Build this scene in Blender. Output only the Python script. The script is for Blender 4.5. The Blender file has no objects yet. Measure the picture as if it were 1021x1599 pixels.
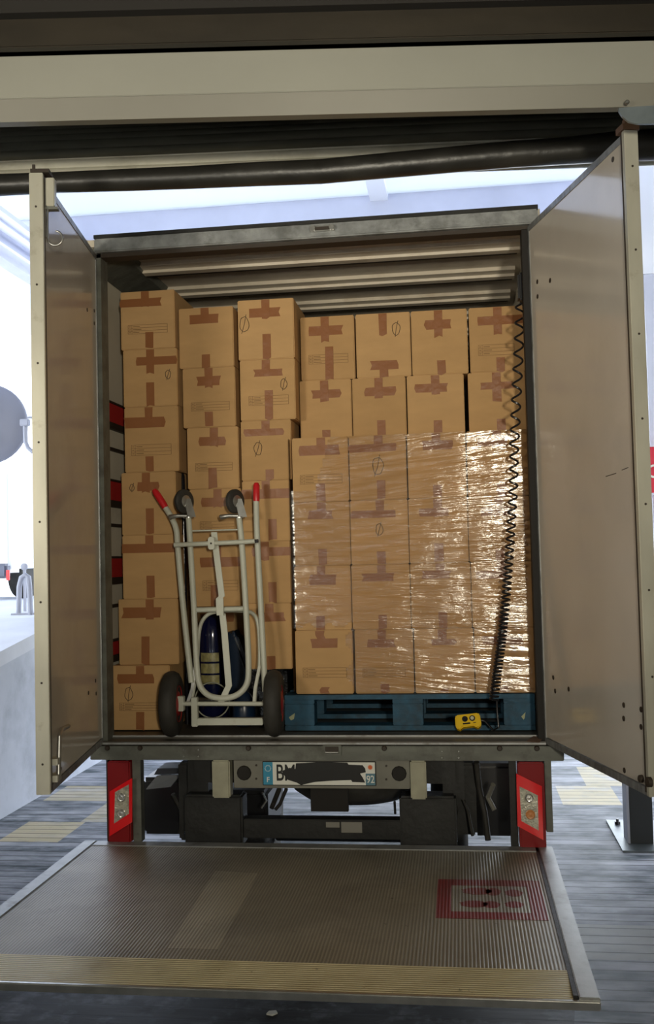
import bpy, bmesh, math, random
from mathutils import Vector, Matrix
random.seed(7)
S = bpy.context.scene
COL = S.collection

# ------------------------------------------------------------------ camera
F_PX = 1554.64; YAW = 0.1310; PITCH = 0.0442; ROLL = -0.0247
CAM = Vector((0.6699, -4.566, 0.8458))
_f = Vector((-math.sin(YAW)*math.cos(PITCH), math.cos(YAW)*math.cos(PITCH), math.sin(PITCH)))
_r0 = Vector((math.cos(YAW), math.sin(YAW), 0)); _u0 = _r0.cross(_f)
RV = math.cos(ROLL)*_r0 + math.sin(ROLL)*_u0
UV = -math.sin(ROLL)*_r0 + math.cos(ROLL)*_u0
R0 = _r0.copy(); F0 = Vector((-math.sin(YAW), math.cos(YAW), 0))   # frame of the loading bay portal
cd = bpy.data.cameras.new('camera'); co = bpy.data.objects.new('camera', cd); COL.objects.link(co)
cd.sensor_fit = 'HORIZONTAL'; cd.sensor_width = 36; cd.lens = 36*F_PX/1021; cd.clip_start = .05; cd.clip_end = 200
M = Matrix((RV, UV, -_f)).transposed().to_4x4(); M.translation = CAM
co.matrix_world = M
S.camera = co

# ------------------------------------------------------------------ light
S.view_settings.view_transform = 'Standard'; S.view_settings.look = 'None'
S.view_settings.gamma = 1; S.view_settings.exposure = 0.35; S.view_settings.use_curve_mapping = False
w = bpy.data.worlds.new('sky'); S.world = w; w.use_nodes = True
w.node_tree.nodes['Background'].inputs[0].default_value = (.86, .93, 1.0, 1)
w.node_tree.nodes['Background'].inputs[1].default_value = 4.2

def area(name, loc, target, sx, sy, power, color):
    l = bpy.data.lights.new(name, 'AREA'); l.shape = 'RECTANGLE'; l.size = sx; l.size_y = sy; l.energy = power; l.color = color
    o = bpy.data.objects.new(name, l); COL.objects.link(o); o.location = loc
    o.rotation_euler = (Vector(target)-Vector(loc)).to_track_quat('-Z', 'Y').to_euler()
    return o
# warehouse lamp behind the photographer, then an added fill light with no seen source
area('warehouse_lamp', (1.46, -6.3, 1.15), (0.1, 0, 2.7), .20, .40, 37, (1.0, .92, .74)).data.spread = math.radians(94)
area('fill_light', (-2.1, -5.4, 1.3), (0.0, 0, 2.7), .8, .3, 15, (1.0, .92, .76)).data.spread = math.radians(80)

# ------------------------------------------------------------------ pixel rays of the calibrated camera, met with real planes
def ray(x, y): return _f + (x-510.5)/F_PX*RV - (y-799.5)/F_PX*UV
def atY(x, y, Y):
    d = ray(x, y); return CAM + d*((Y-CAM.y)/d.y)
def atX(x, y, X):
    d = ray(x, y); return CAM + d*((X-CAM.x)/d.x)
def atZ(x, y, Z):
    d = ray(x, y); return CAM + d*((Z-CAM.z)/d.z)
def atF(x, y, t):
    d = ray(x, y); return CAM + d*(t/d.dot(F0))

# ------------------------------------------------------------------ materials
def nt(m): return m.node_tree.nodes, m.node_tree.links
def mat(name, col, rough=.6, metal=0, var=0, vscale=(8, 8, 8), bump=0, bscale=40, spec=.5, coat=0, dirt=None, dscale=3, dth=(.5, .65), emit=0):
    m = bpy.data.materials.new(name); m.use_nodes = True; N, L = nt(m); b = N['Principled BSDF']
    b.inputs['Base Color'].default_value = (*col, 1); b.inputs['Roughness'].default_value = rough
    b.inputs['Metallic'].default_value = metal; b.inputs['Specular IOR Level'].default_value = spec
    b.inputs['Coat Weight'].default_value = coat; b.inputs['Coat Roughness'].default_value = .08
    tc = N.new('ShaderNodeTexCoord'); cur = None
    if var or dirt:
        mp = N.new('ShaderNodeMapping'); mp.inputs['Scale'].default_value = vscale; L.new(tc.outputs['Object'], mp.inputs[0])
        n = N.new('ShaderNodeTexNoise'); n.inputs['Scale'].default_value = 1; n.inputs['Detail'].default_value = 5; L.new(mp.outputs[0], n.inputs['Vector'])
        r = N.new('ShaderNodeValToRGB'); e = r.color_ramp.elements
        e[0].position = .3; e[1].position = .7
        e[0].color = (*[max(0, c*(1-var)) for c in col], 1); e[1].color = (*[min(1, c*(1+var)) for c in col], 1)
        L.new(n.outputs[0], r.inputs[0]); cur = r.outputs[0]
        if dirt:
            n2 = N.new('ShaderNodeTexNoise'); n2.inputs['Scale'].default_value = dscale; n2.inputs['Detail'].default_value = 8; n2.inputs['Roughness'].default_value = .65
            L.new(tc.outputs['Object'], n2.inputs['Vector'])
            r2 = N.new('ShaderNodeValToRGB'); r2.color_ramp.elements[0].position = dth[0]; r2.color_ramp.elements[1].position = dth[1]
            L.new(n2.outputs[0], r2.inputs[0])
            mx = N.new('ShaderNodeMixRGB'); mx.inputs[2].default_value = (*dirt, 1); L.new(r2.outputs[0], mx.inputs[0]); L.new(cur, mx.inputs[1]); cur = mx.outputs[0]
        L.new(cur, b.inputs['Base Color'])
    if bump:
        n3 = N.new('ShaderNodeTexNoise'); n3.inputs['Scale'].default_value = bscale; n3.inputs['Detail'].default_value = 4; L.new(tc.outputs['Object'], n3.inputs['Vector'])
        bp = N.new('ShaderNodeBump'); bp.inputs['Strength'].default_value = bump; bp.inputs['Distance'].default_value = .01
        L.new(n3.outputs[0], bp.inputs['Height']); L.new(bp.outputs[0], b.inputs['Normal'])
    if emit:
        b.inputs['Emission Color'].default_value = (*col, 1); b.inputs['Emission Strength'].default_value = emit
    return m

def ribbed(name, col, axis, pitch, depth, rough, metal, dark, dirt, duty=.5):
    """metal sheet with fine parallel ribs running across `axis`"""
    m = mat(name, col, rough, metal, .12, (3, 3, 3), dirt=dirt, dscale=2.2, dth=(.48, .75)); N, L = nt(m); b = N['Principled BSDF']
    tc = N.new('ShaderNodeTexCoord'); sp = N.new('ShaderNodeSeparateXYZ'); L.new(tc.outputs['Object'], sp.inputs[0])
    d = N.new('ShaderNodeMath'); d.operation = 'DIVIDE'; d.inputs[1].default_value = pitch; L.new(sp.outputs[axis], d.inputs[0])
    p = N.new('ShaderNodeMath'); p.operation = 'PINGPONG'; p.inputs[1].default_value = .5; L.new(d.outputs[0], p.inputs[0])
    mr = N.new('ShaderNodeMapRange'); mr.inputs['From Min'].default_value = .15; mr.inputs['From Max'].default_value = .35; L.new(p.outputs[0], mr.inputs['Value'])
    bp = N.new('ShaderNodeBump'); bp.inputs['Strength'].default_value = 1; bp.inputs['Distance'].default_value = depth; L.new(mr.outputs[0], bp.inputs['Height']); L.new(bp.outputs[0], b.inputs['Normal'])
    src = b.inputs['Base Color'].links[0].from_socket
    mx = N.new('ShaderNodeMixRGB'); mx.blend_type = 'MULTIPLY'; mx.inputs[0].default_value = 1; L.new(src, mx.inputs[1])
    rr = N.new('ShaderNodeValToRGB'); rr.color_ramp.elements[0].color = (*dark, 1); rr.color_ramp.elements[1].color = (1, 1, 1, 1); L.new(mr.outputs[0], rr.inputs[0]); L.new(rr.outputs[0], mx.inputs[2])
    ns = N.new('ShaderNodeTexNoise'); ns.inputs['Scale'].default_value = 26; ns.inputs['Detail'].default_value = 6; ns.inputs['Roughness'].default_value = .7; L.new(tc.outputs['Object'], ns.inputs['Vector'])
    sr = N.new('ShaderNodeValToRGB'); sr.color_ramp.elements[0].position = .66; sr.color_ramp.elements[1].position = .72; L.new(ns.outputs[0], sr.inputs[0])
    m2 = N.new('ShaderNodeMixRGB'); m2.inputs[2].default_value = (*[c*.25 for c in dirt], 1); L.new(sr.outputs[0], m2.inputs[0]); L.new(mx.outputs[0], m2.inputs[1])
    L.new(m2.outputs[0], b.inputs['Base Color'])
    return m

CARD = [mat('cardboard_%d' % i, c, .85, 0, .07, (5, 5, 14), .08, 30, .25) for i, c in enumerate([(.50, .305, .135), (.47, .285, .125), (.52, .32, .145)])]
def tape_mat():
    m = bpy.data.materials.new('brown_tape'); m.use_nodes = True; N, L = nt(m); b = N['Principled BSDF']
    b.inputs['Base Color'].default_value = (.30, .118, .042, 1); b.inputs['Roughness'].default_value = .38; b.inputs['Specular IOR Level'].default_value = .35; b.inputs['Alpha'].default_value = .88
    tc = N.new('ShaderNodeTexCoord'); n = N.new('ShaderNodeTexNoise'); n.inputs['Scale'].default_value = 22; L.new(tc.outputs['Object'], n.inputs['Vector'])
    bp = N.new('ShaderNodeBump'); bp.inputs['Strength'].default_value = .35; bp.inputs['Distance'].default_value = .01; L.new(n.outputs[0], bp.inputs['Height']); L.new(bp.outputs[0], b.inputs['Normal'])
    return m
TAPE = tape_mat()
INK = mat('marker_ink', (.10, .06, .03), .7)
PRINT = mat('printed_ink', (.26, .15, .06), .8)
WHITEP = mat('cream_paint', (.50, .51, .43), .42, 0, .06, (6, 6, 6), dirt=(.38, .36, .28), dscale=9, dth=(.6, .8))
RED = mat('red_rubber', (.55, .012, .018), .35)
RUB = mat('black_rubber', (.028, .026, .022), .7, 0, .4, (10, 10, 10), .2, 30)
ZINC = mat('galvanised_steel', (.42, .42, .40), .35, .9, .15, (20, 20, 20), .05, 60)
GALV = mat('weathered_galvanised_steel', (.275, .285, .285), .45, .5, .3, (14, 40, 14), .1, 60, dirt=(.10, .10, .085), dscale=7, dth=(.5, .75))
ALU = mat('aluminium', (.36, .365, .36), .45, .45, .12, (12, 12, 12), .05, 50, dirt=(.15, .14, .115), dscale=8, dth=(.52, .75))
EDGE = mat('door_edge_aluminium', (.50, .485, .40), .4, .3, .12, (8, 8, 3), dirt=(.25, .21, .14), dscale=6, dth=(.6, .8))
DARK = mat('dark_steel', (.014, .014, .013), .55, .2, .4, (8, 8, 8), .2, 30)
BLK = mat('black_plastic', (.012, .012, .014), .3)
DOORM = mat('door_panel_gelcoat', (.60, .55, .475), .16, 0, .05, (2, 2, 2), spec=.5, coat=.35, dirt=(.51, .465, .395), dscale=1.6, dth=(.5, .8))
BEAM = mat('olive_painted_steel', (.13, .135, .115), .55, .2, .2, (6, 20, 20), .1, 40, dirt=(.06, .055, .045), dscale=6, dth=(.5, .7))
SILL = mat('worn_sill', (.095, .088, .075), .5, .35, .35, (3, 25, 25), .1, 40)
WALLIN = mat('van_lining', (.62, .57, .46), .5, 0, .06, (3, 3, 3), dirt=(.48, .43, .33), dscale=4, dth=(.55, .75))
ROOFM = mat('van_roof', (.62, .55, .44), .35, 0, .1, (2, 6, 2), dirt=(.48, .40, .30), dscale=5, dth=(.5, .75))
PANRED = mat('red_load_board', (.42, .022, .02), .5, 0, .15, (5, 5, 5))
BLUE = mat('blue_pallet_paint', (.008, .068, .125), .6, 0, .25, (20, 20, 20), .2, 40, dirt=(.006, .03, .05), dscale=9, dth=(.5, .7))
WORN = mat('worn_pallet_paint', (.40, .42, .25), .7)
YEL = mat('yellow_plastic', (.80, .52, .015), .38)
LENSR = mat('red_lens', (.78, .008, .012), .2, spec=.4, coat=.15)
LENSD = mat('dark_red_lens', (.22, .004, .006), .35, spec=.3)
LENSC = mat('clear_lens', (.40, .38, .30), .1, .3, .35, (60, 60, 60), .4, 120, coat=.5)
REFL = mat('lamp_reflector', (.62, .60, .55), .18, .8)
AMB = mat('amber_bulb', (.55, .22, .07), .3)
PLW = mat('plate_white', (.72, .72, .66), .4)
PLB = mat('plate_blue', (.03, .25, .40), .4)
PLK = mat('plate_black', (.004, .004, .004), .6)
PLR = mat('plate_emblem_orange', (.65, .12, .02), .5)
BEIGE = mat('beige_block', (.33, .32, .235), .6, 0, .15, (12, 12, 12))
HOLD = mat('plate_carrier_grey', (.17, .165, .135), .55, 0, .15, (8, 8, 8))
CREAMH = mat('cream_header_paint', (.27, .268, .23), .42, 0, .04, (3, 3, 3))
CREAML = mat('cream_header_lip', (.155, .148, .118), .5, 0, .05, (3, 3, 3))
BROWN = mat('brown_lintel_paint', (.022, .017, .010), .5, .1, .2, (4, 4, 12), .1, 20, dirt=(.03, .025, .016), dscale=2, dth=(.6, .7))
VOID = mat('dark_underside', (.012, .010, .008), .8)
KHAKI = mat('khaki_curtain', (.55, .53, .43), .55, 0, .12, (3, 3, 20), dirt=(.38, .36, .27), dscale=5, dth=(.5, .75))
OLIVE = mat('olive_curtain', (.10, .095, .068), .6, 0, .3, (3, 3, 20))
VINYL = mat('black_vinyl_roll', (.022, .021, .018), .38, 0, .4, (6, 6, 6), .35, 14)
WHM = mat('warehouse_plaster', (.36, .34, .29), .8)
LIL = mat('pale_steelwork', (.60, .62, .74), .6, 0, .05, (3, 3, 3))
LIL2 = mat('lit_face_and_shade_grey', (.33, .34, .40), .6)
WPIPE = mat('white_pipe', (.85, .87, .95), .4)
FARW = mat('white_cladding', (.86, .88, .92), .6)
CONC = mat('painted_concrete', (.42, .45, .53), .6, 0, .12, (2, 2, 2), .1, 12, dirt=(.25, .27, .33), dscale=2.5, dth=(.5, .8))
CONCT = mat('concrete_coping', (.52, .54, .60), .6, 0, .08, (3, 3, 3))
POST = mat('graphite_post', (.035, .038, .040), .45, .4)
BASEP = mat('steel_base_plate', (.16, .18, .19), .4, .7, .2, (8, 8, 8))
SIGNR = mat('red_sign', (.60, .02, .05), .4)
NAVY = mat('navy_cylinder_paint', (.006, .009, .045), .14, .1, coat=.6)
NAVYP = mat('navy_plastic', (.006, .018, .045), .3)
LABEL = mat('olive_label', (.30, .27, .12), .4, 0, .5, (40, 40, 25))
STICK = mat('sticker', (.22, .21, .18), .5)
HOLE = mat('bolt_hole', (.03, .02, .012), .6)
WORNP = mat('worn_red_print', (.26, .035, .035), .5, .2, .35, (14, 14, 14), dirt=(.14, .08, .06), dscale=12, dth=(.5, .8))
WORNC = mat('worn_cream_print', (.32, .31, .26), .5, .2, .2, (14, 14, 14), dirt=(.19, .17, .13), dscale=9, dth=(.45, .75))
CLEARR = mat('clear_ring', (.35, .36, .28), .2, 0, coat=.5)
RIBM = ribbed('ribbed_platform', (.37, .335, .26), 0, .0125, .0012, .42, .2, (.66, .66, .66), (.21, .185, .14))
RAMPM = ribbed('ribbed_ramp', (.90, .80, .53), 1, .0130, .0025, .45, .05, (.55, .51, .42), (.55, .46, .27))

# ------------------------------------------------------------------ mesh building
class MB:
    def __init__(s): s.v = []; s.f = []; s.sm = []
    def add(s, vs, fs, smooth=False):
        b = len(s.v); s.v += [Vector(v) for v in vs]; s.f += [[i+b for i in f] for f in fs]; s.sm += [smooth]*len(fs)
        return s
    def box(s, x0, x1, y0, y1, z0, z1):
        return s.add([(x0,y0,z0),(x1,y0,z0),(x1,y1,z0),(x0,y1,z0),(x0,y0,z1),(x1,y0,z1),(x1,y1,z1),(x0,y1,z1)],
                     [(0,3,2,1),(4,5,6,7),(0,1,5,4),(1,2,6,5),(2,3,7,6),(3,0,4,7)])
    def obox(s, c, ax, ay, az):
        """box by centre and three half-extent vectors"""
        c = Vector(c); ax, ay, az = Vector(ax), Vector(ay), Vector(az)
        P = [c+i*ax+j*ay+k*az for k in (-1, 1) for j in (-1, 1) for i in (-1, 1)]
        return s.add([P[0],P[1],P[3],P[2],P[4],P[5],P[7],P[6]], [(0,3,2,1),(4,5,6,7),(0,1,5,4),(1,2,6,5),(2,3,7,6),(3,0,4,7)])
    def prism(s, pts, d):
        """outline pts (3D) extruded by vector d"""
        n = len(pts); d = Vector(d); a = [Vector(p) for p in pts]; b = [p+d for p in a]
        return s.add(a+b, [list(range(n)), list(range(2*n-1, n-1, -1))]+[(i, i+n, (i+1) % n+n, (i+1) % n) for i in range(n)])
    def tube(s, pts, r, seg=10, closed=False, cap=True, flat=None):
        pts = [Vector(p) for p in pts]; n = len(pts); rs = r if isinstance(r, (list, tuple)) else [r]*n
        T = []
        for i in range(n):
            a = pts[i-1] if (i > 0 or closed) else pts[i]; b = pts[(i+1) % n] if (i < n-1 or closed) else pts[i]
            T.append((b-a).normalized())
        up = Vector((0, 0, 1)) if abs(T[0].z) < .9 else Vector((0, 1, 0))
        nrm = T[0].cross(up).normalized(); V = []
        for i in range(n):
            nrm = (nrm-T[i]*nrm.dot(T[i])).normalized(); bi = T[i].cross(nrm)
            for k in range(seg):
                a = 2*math.pi*k/seg; V.append(pts[i]+(nrm*math.cos(a)+bi*math.sin(a))*rs[i])
        Fs = []
        for i in range(n if closed else n-1):
            j = (i+1) % n
            for k in range(seg): Fs.append((i*seg+k, j*seg+k, j*seg+(k+1) % seg, i*seg+(k+1) % seg))
        if cap and not closed: Fs += [list(range(seg))[::-1], [(n-1)*seg+k for k in range(seg)]]
        return s.add(V, Fs, True)
    def lathe(s, c, axis, prof, seg=32):
        """prof: list of (radius, distance along axis)"""
        c = Vector(c); ax = Vector(axis).normalized(); u = ax.cross(Vector((0, 0, 1)) if abs(ax.z) < .9 else Vector((1, 0, 0))).normalized(); v = ax.cross(u)
        V = []; n = len(prof)
        for r_, h in prof:
            for k in range(seg):
                a = 2*math.pi*k/seg; V.append(c+ax*h+(u*math.cos(a)+v*math.sin(a))*max(r_, 1e-4))
        Fs = [(i*seg+k, i*seg+(k+1) % seg, (i+1)*seg+(k+1) % seg, (i+1)*seg+k) for i in range(n-1) for k in range(seg)]
        Fs += [list(range(seg))[::-1], [(n-1)*seg+k for k in range(seg)]]
        return s.add(V, Fs, True)
    def torus(s, c, axis, R, r, seg=40, rs=10, sy=1.0):
        c = Vector(c); ax = Vector(axis).normalized(); u = ax.cross(Vector((0, 0, 1)) if abs(ax.z) < .9 else Vector((1, 0, 0))).normalized(); v = ax.cross(u)
        return s.tube([c+(u*math.cos(2*math.pi*i/seg)+v*math.sin(2*math.pi*i/seg)*sy)*R for i in range(seg)], r, rs, True)
    def build(s, name, m, parent=None, bevel=0, label=None):
        o0 = parent.get('_o') if parent is not None else None
        org = Vector(o0) if o0 is not None else Vector((0, 0, 0))
        me = bpy.data.meshes.new(name); me.from_pydata([v-org for v in s.v], [], s.f); me.update()
        bm = bmesh.new(); bm.from_mesh(me)
        for fc, q in zip(bm.faces, s.sm): fc.smooth = q
        bmesh.ops.recalc_face_normals(bm, faces=bm.faces)
        if bevel:
            bmesh.ops.bevel(bm, geom=[e for e in bm.edges if len(e.link_faces) == 2 and e.calc_face_angle(0) > .6], offset=bevel, segments=2, affect='EDGES', clamp_overlap=True)
        bm.to_mesh(me); bm.free()
        if any(s.sm):
            try: me.set_sharp_from_angle(angle=.8)
            except Exception: pass
        me.materials.append(m); o = bpy.data.objects.new(name, me); COL.objects.link(o)
        if parent is not None: o.parent = parent; o['_o'] = list(org)
        if label: o['label'] = label
        return o
def _mkroot(mb, name, m, org, bevel=0):
    org = Vector(org); mb2 = MB(); mb2.v = [v-org for v in mb.v]; mb2.f = mb.f; mb2.sm = mb.sm
    o = mb2.build(name, m, None, bevel); o.location = org; o['_o'] = list(org); return o
def thing(name, org, label, cat, group=None):
    o = bpy.data.objects.new(name, None); COL.objects.link(o); o.location = org; o['_o'] = list(org); o.empty_display_size = .1
    return tag(o, label, cat, group)
def tag(o, label, cat, group=None, kind=None):
    o['label'] = label; o['category'] = cat
    if group: o['group'] = group
    if kind: o['kind'] = kind
    return o
def struct(name, mb, m, bevel=0):
    o = mb.build(name, m, None, bevel); o['kind'] = 'structure'; return o
def text(body, name, c, xdir, up, height, m, parent, depth=.0006, stretch=1.0):
    cu = bpy.data.curves.new(name, 'FONT'); cu.body = body; cu.align_x = 'CENTER'; cu.align_y = 'CENTER'; cu.size = height*1.38; cu.extrude = depth; cu.offset = height*.012
    to = bpy.data.objects.new(name, cu); COL.objects.link(to)
    me = bpy.data.meshes.new_from_object(to.evaluated_get(bpy.context.evaluated_depsgraph_get())); bpy.data.objects.remove(to)
    xd = Vector(xdir).normalized(); ud = Vector(up).normalized(); nd = xd.cross(ud); c = Vector(c); mb = MB()
    mb.add([c+xd*v.co.x*stretch+ud*v.co.y+nd*v.co.z for v in me.vertices], [list(p.vertices) for p in me.polygons])
    return mb.build(name, m, parent)

# ================================================================== SETTING
GZ = -1.0
def plank_floor():
    m = bpy.data.materials.new('dock_planks'); m.use_nodes = True; N, L = nt(m); b = N['Principled BSDF']
    tc = N.new('ShaderNodeTexCoord'); sp = N.new('ShaderNodeSeparateXYZ'); L.new(tc.outputs['Object'], sp.inputs[0])
    def mth(op, a, bb=None, c=None):
        n = N.new('ShaderNodeMath'); n.operation = op
        for i, q in enumerate((a, bb, c)):
            if q is None: continue
            if isinstance(q, (int, float)): n.inputs[i].default_value = q
            else: L.new(q, n.inputs[i])
        return n.outputs[0]
    X, Y = sp.outputs[0], sp.outputs[1]
    d = mth('DIVIDE', Y, .1); fr = mth('FRACT', d); row = mth('FLOOR', d)
    gap = mth('LESS_THAN', fr, .095)
    wn = N.new('ShaderNodeTexWhiteNoise'); wn.noise_dimensions = '1D'; L.new(row, wn.inputs['W'])
    def noise(scale, vec, det=6):
        mp = N.new('ShaderNodeMapping'); mp.inputs['Scale'].default_value = vec; L.new(tc.outputs['Object'], mp.inputs[0])
        n = N.new('ShaderNodeTexNoise'); n.inputs['Scale'].default_value = scale; n.inputs['Detail'].default_value = det; n.inputs['Roughness'].default_value = .62; L.new(mp.outputs[0], n.inputs['Vector']); return n.outputs[0]
    n1 = noise(2.2, (1, 2.2, 1)); n2 = noise(7, (.35, 2.5, 1))
    r = N.new('ShaderNodeValToRGB'); e = r.color_ramp.elements; e[0].position = .40; e[0].color = (.045, .064, .076, 1); e[1].position = .62; e[1].color = (.44, .45, .50, 1)
    L.new(mth('ADD', mth('MULTIPLY', n1, .65), mth('ADD', mth('MULTIPLY', n2, .28), mth('MULTIPLY', wn.outputs[0], .09))), r.inputs[0]); cur = r.outputs[0]
    wobble = noise(6, (1, 1, 1))
    def patch(cur, x0, x1, y0, y1, col, amt, skew=0):
        xs = mth('SUBTRACT', X, mth('MULTIPLY', Y, skew)) if skew else X
        mk = mth('MULTIPLY', mth('MULTIPLY', mth('GREATER_THAN', xs, x0), mth('LESS_THAN', xs, x1)), mth('MULTIPLY', mth('GREATER_THAN', Y, y0), mth('LESS_THAN', Y, y1)))
        mk = mth('MULTIPLY', mk, mth('MULTIPLY', mth('MINIMUM', mth('MULTIPLY', wobble, 2.0), 1.0), amt))
        mx = N.new('ShaderNodeMixRGB'); mx.inputs[2].default_value = (*col, 1); L.new(mk, mx.inputs[0]); L.new(cur, mx.inputs[1]); return mx.outputs[0]
    yl = (.66, .56, .34); wh = (.40, .40, .38)
    cur = patch(cur, -2.44, -2.02, 1.8, 2.3, yl, .8)
    cur = patch(cur, -2.06, -1.5, 2.3, 2.9, yl, .55); cur = patch(cur, -2.6, -2.06, 2.9, 3.4, yl, .6)
    cur = patch(cur, 1.36, 1.78, 2.9, 3.5, yl, .8); cur = patch(cur, 1.6, 2.1, 3.5, 4.2, yl, .7)
    cur = patch(cur, 1.0, 3.2, .12, .55, wh, .75)
    cur = patch(cur, -3.0, 1.12, -3.0, -.02, (.012, .011, .010), 1.0, .12)       # shade under and before the tail lift, put into the board colour
    # worn white patches
    n4 = noise(1.5, (1, 1.6, 1), 8); r4 = N.new('ShaderNodeValToRGB'); r4.color_ramp.elements[0].position = .58; r4.color_ramp.elements[1].position = .68; L.new(n4, r4.inputs[0])
    mx = N.new('ShaderNodeMixRGB'); mx.inputs[2].default_value = (.50, .52, .58, 1); L.new(mth('MULTIPLY', r4.outputs[0], .6), mx.inputs[0]); L.new(cur, mx.inputs[1]); cur = mx.outputs[0]
    mg = N.new('ShaderNodeMixRGB'); mg.inputs[2].default_value = (.025, .025, .03, 1); L.new(mth('MULTIPLY', gap, .9), mg.inputs[0]); L.new(cur, mg.inputs[1])
    L.new(mg.outputs[0], b.inputs['Base Color'])
    rg = N.new('ShaderNodeMapRange'); b.inputs['Specular IOR Level'].default_value = .16; rg.inputs['To Min'].default_value = .42; rg.inputs['To Max'].default_value = .7; L.new(n2, rg.inputs['Value']); L.new(rg.outputs[0], b.inputs['Roughness'])
    bp = N.new('ShaderNodeBump'); bp.inputs['Distance'].default_value = .006; bp.inputs['Strength'].default_value = .8
    h = mth('SUBTRACT', mth('MULTIPLY', n2, .4), mth('MULTIPLY', gap, 1)); L.new(h, bp.inputs['Height']); L.new(bp.outputs[0], b.inputs['Normal'])
    return m
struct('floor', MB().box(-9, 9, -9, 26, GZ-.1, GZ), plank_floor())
# raised dock on the left: sloping side wall with a coping, and its floor
xw = -2.68
prof = [(.9, -.03), (2.371, .098), (3.045, .19), (3.6, .27), (9.0, .27)]
struct('wall_left_dock', MB().prism([(xw, .9, GZ)]+[(xw, y, z) for y, z in prof]+[(xw, 9.0, GZ)], (-4.5, 0, 0)), CONC)
struct('trim_1', MB().prism([(xw+.004, y, z) for y, z in prof]+[(xw+.004, y, z+.11) for y, z in prof[::-1]], (-4.6, 0, 0)), CONCT)
# translucent canopy of the yard
trm = bpy.data.materials.new('translucent_roof_sheet'); trm.use_nodes = True; N, L = nt(trm); N.remove(N['Principled BSDF'])
tl = N.new('ShaderNodeBsdfTranslucent'); tl.inputs[0].default_value = (.62, .65, .72, 1); df = N.new('ShaderNodeBsdfDiffuse'); df.inputs[0].default_value = (.7, .73, .8, 1)
ms = N.new('ShaderNodeMixShader'); ms.inputs[0].default_value = .4; L.new(tl.outputs[0], ms.inputs[1]); L.new(df.outputs[0], ms.inputs[2]); L.new(ms.outputs[0], N['Material Output'].inputs[0])
struct('ceiling', MB().box(-9, 9, 3.6, 5.4, 4.5, 4.54), trm)
struct('ceiling_shade_near', MB().box(-9, 9, -.6, 3.6, 4.5, 4.54), LIL2)  # unseen opaque stretch, added to darken the floor near the dock
struct('trim_2', MB().box(-9, 9, 5.4, 5.62, 4.15, 4.62), LIL)            # cross beam of the canopy
struct('ceiling_far', MB().box(-9, 9, 5.62, 11, 4.62, 4.66), trm)
struct('trim_3', MB().box(-.12, .06, 3.6, 5.4, 4.44, 4.5), WPIPE)
# steelwork along the left side
a = atX(0, 400, -3.6); b_ = atX(62, 441, -3.6); zb = (a.z+b_.z)/2
struct('trim_4', MB().box(-3.75, -3.6, .2, 9, a.z, a.z+.5), LIL)
for i, (py, r_) in enumerate(((335, .035), (352, .035), (379, .012))):
    q = atX(0, py, -3.45); struct('trim_%d' % (5+i), MB().tube([(-3.45, .5, q.z), (-3.45, 5, q.z), (-3.45, 9, q.z)], r_, 12), WPIPE)
q0 = atY(0, 437, 9); q1 = atY(0, 402, 9)
struct('trim_8', MB().box(-9, -1.5, 9, 9.3, q0.z, q1.z), LIL2)
# far white cladding
mb = MB()
struct('wall_back', mb.box(-14, -1.0, 16, 16.1, -1, 9), FARW)
mb = MB()
for k in range(16): mb.box(-14, -1.0, 15.97, 16, .2+k*.55, .23+k*.55)
struct('trim_9', mb, LIL)
# right hand white structure
q = atY(1010, 560, 4.2)
struct('trim_10', MB().box(q.x, q.x+.35, 4.2, 4.4, GZ, atY(1012, 428, 4.2).z), LIL)
qa = atY(1000, 433, 4.3); qb = atY(1000, 475, 4.3)
struct('trim_11', MB().box(2.1, q.x, 4.25, 4.38, qb.z, qa.z), LIL2)
struct('trim_12', MB().box(2.15, q.x+2, 4.2, 4.45, qa.z, 4.5), WPIPE)
# the warehouse around the photographer, open to the yard through the portal
def fr(s, t, z): return CAM*1 + R0*s + F0*t + Vector((0, 0, z-CAM.z))
def fbox(mb, s0, s1, t0, t1, z0, z1):
    c = fr((s0+s1)/2, (t0+t1)/2, (z0+z1)/2); return mb.obox(c, R0*(s1-s0)/2, F0*(t1-t0)/2, (0, 0, (z1-z0)/2))
struct('wall_front_left', fbox(MB(), -6, -1.75, 3.39, 3.55, GZ, 4.2), WHM)
struct('wall_front_right', fbox(MB(), 1.75, 6, 3.39, 3.55, GZ, 4.2), WHM)
struct('wall_left', fbox(MB(), -6.1, -6, -5, 3.55, GZ, 4.2), WHM)
struct('wall_right', fbox(MB(), 6, 6.1, -5, 3.55, GZ, 4.2), WHM)
struct('wall_rear', fbox(MB(), -6, 6, -5.1, -5, GZ, 4.2), WHM)
struct('ceiling_warehouse', fbox(MB(), -6, 6, -5, 3.55, 4.2, 4.3), WHM)
# added walls outside the picture that keep sky light off the near floor
struct('wall_blocker_left', MB().box(-2.95, -2.75, -1.3, 1.7, GZ, 4.4), WHM)
struct('wall_blocker_right', MB().box(2.15, 2.35, -1.0, 1.3, GZ, 4.4), WHM)
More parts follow.
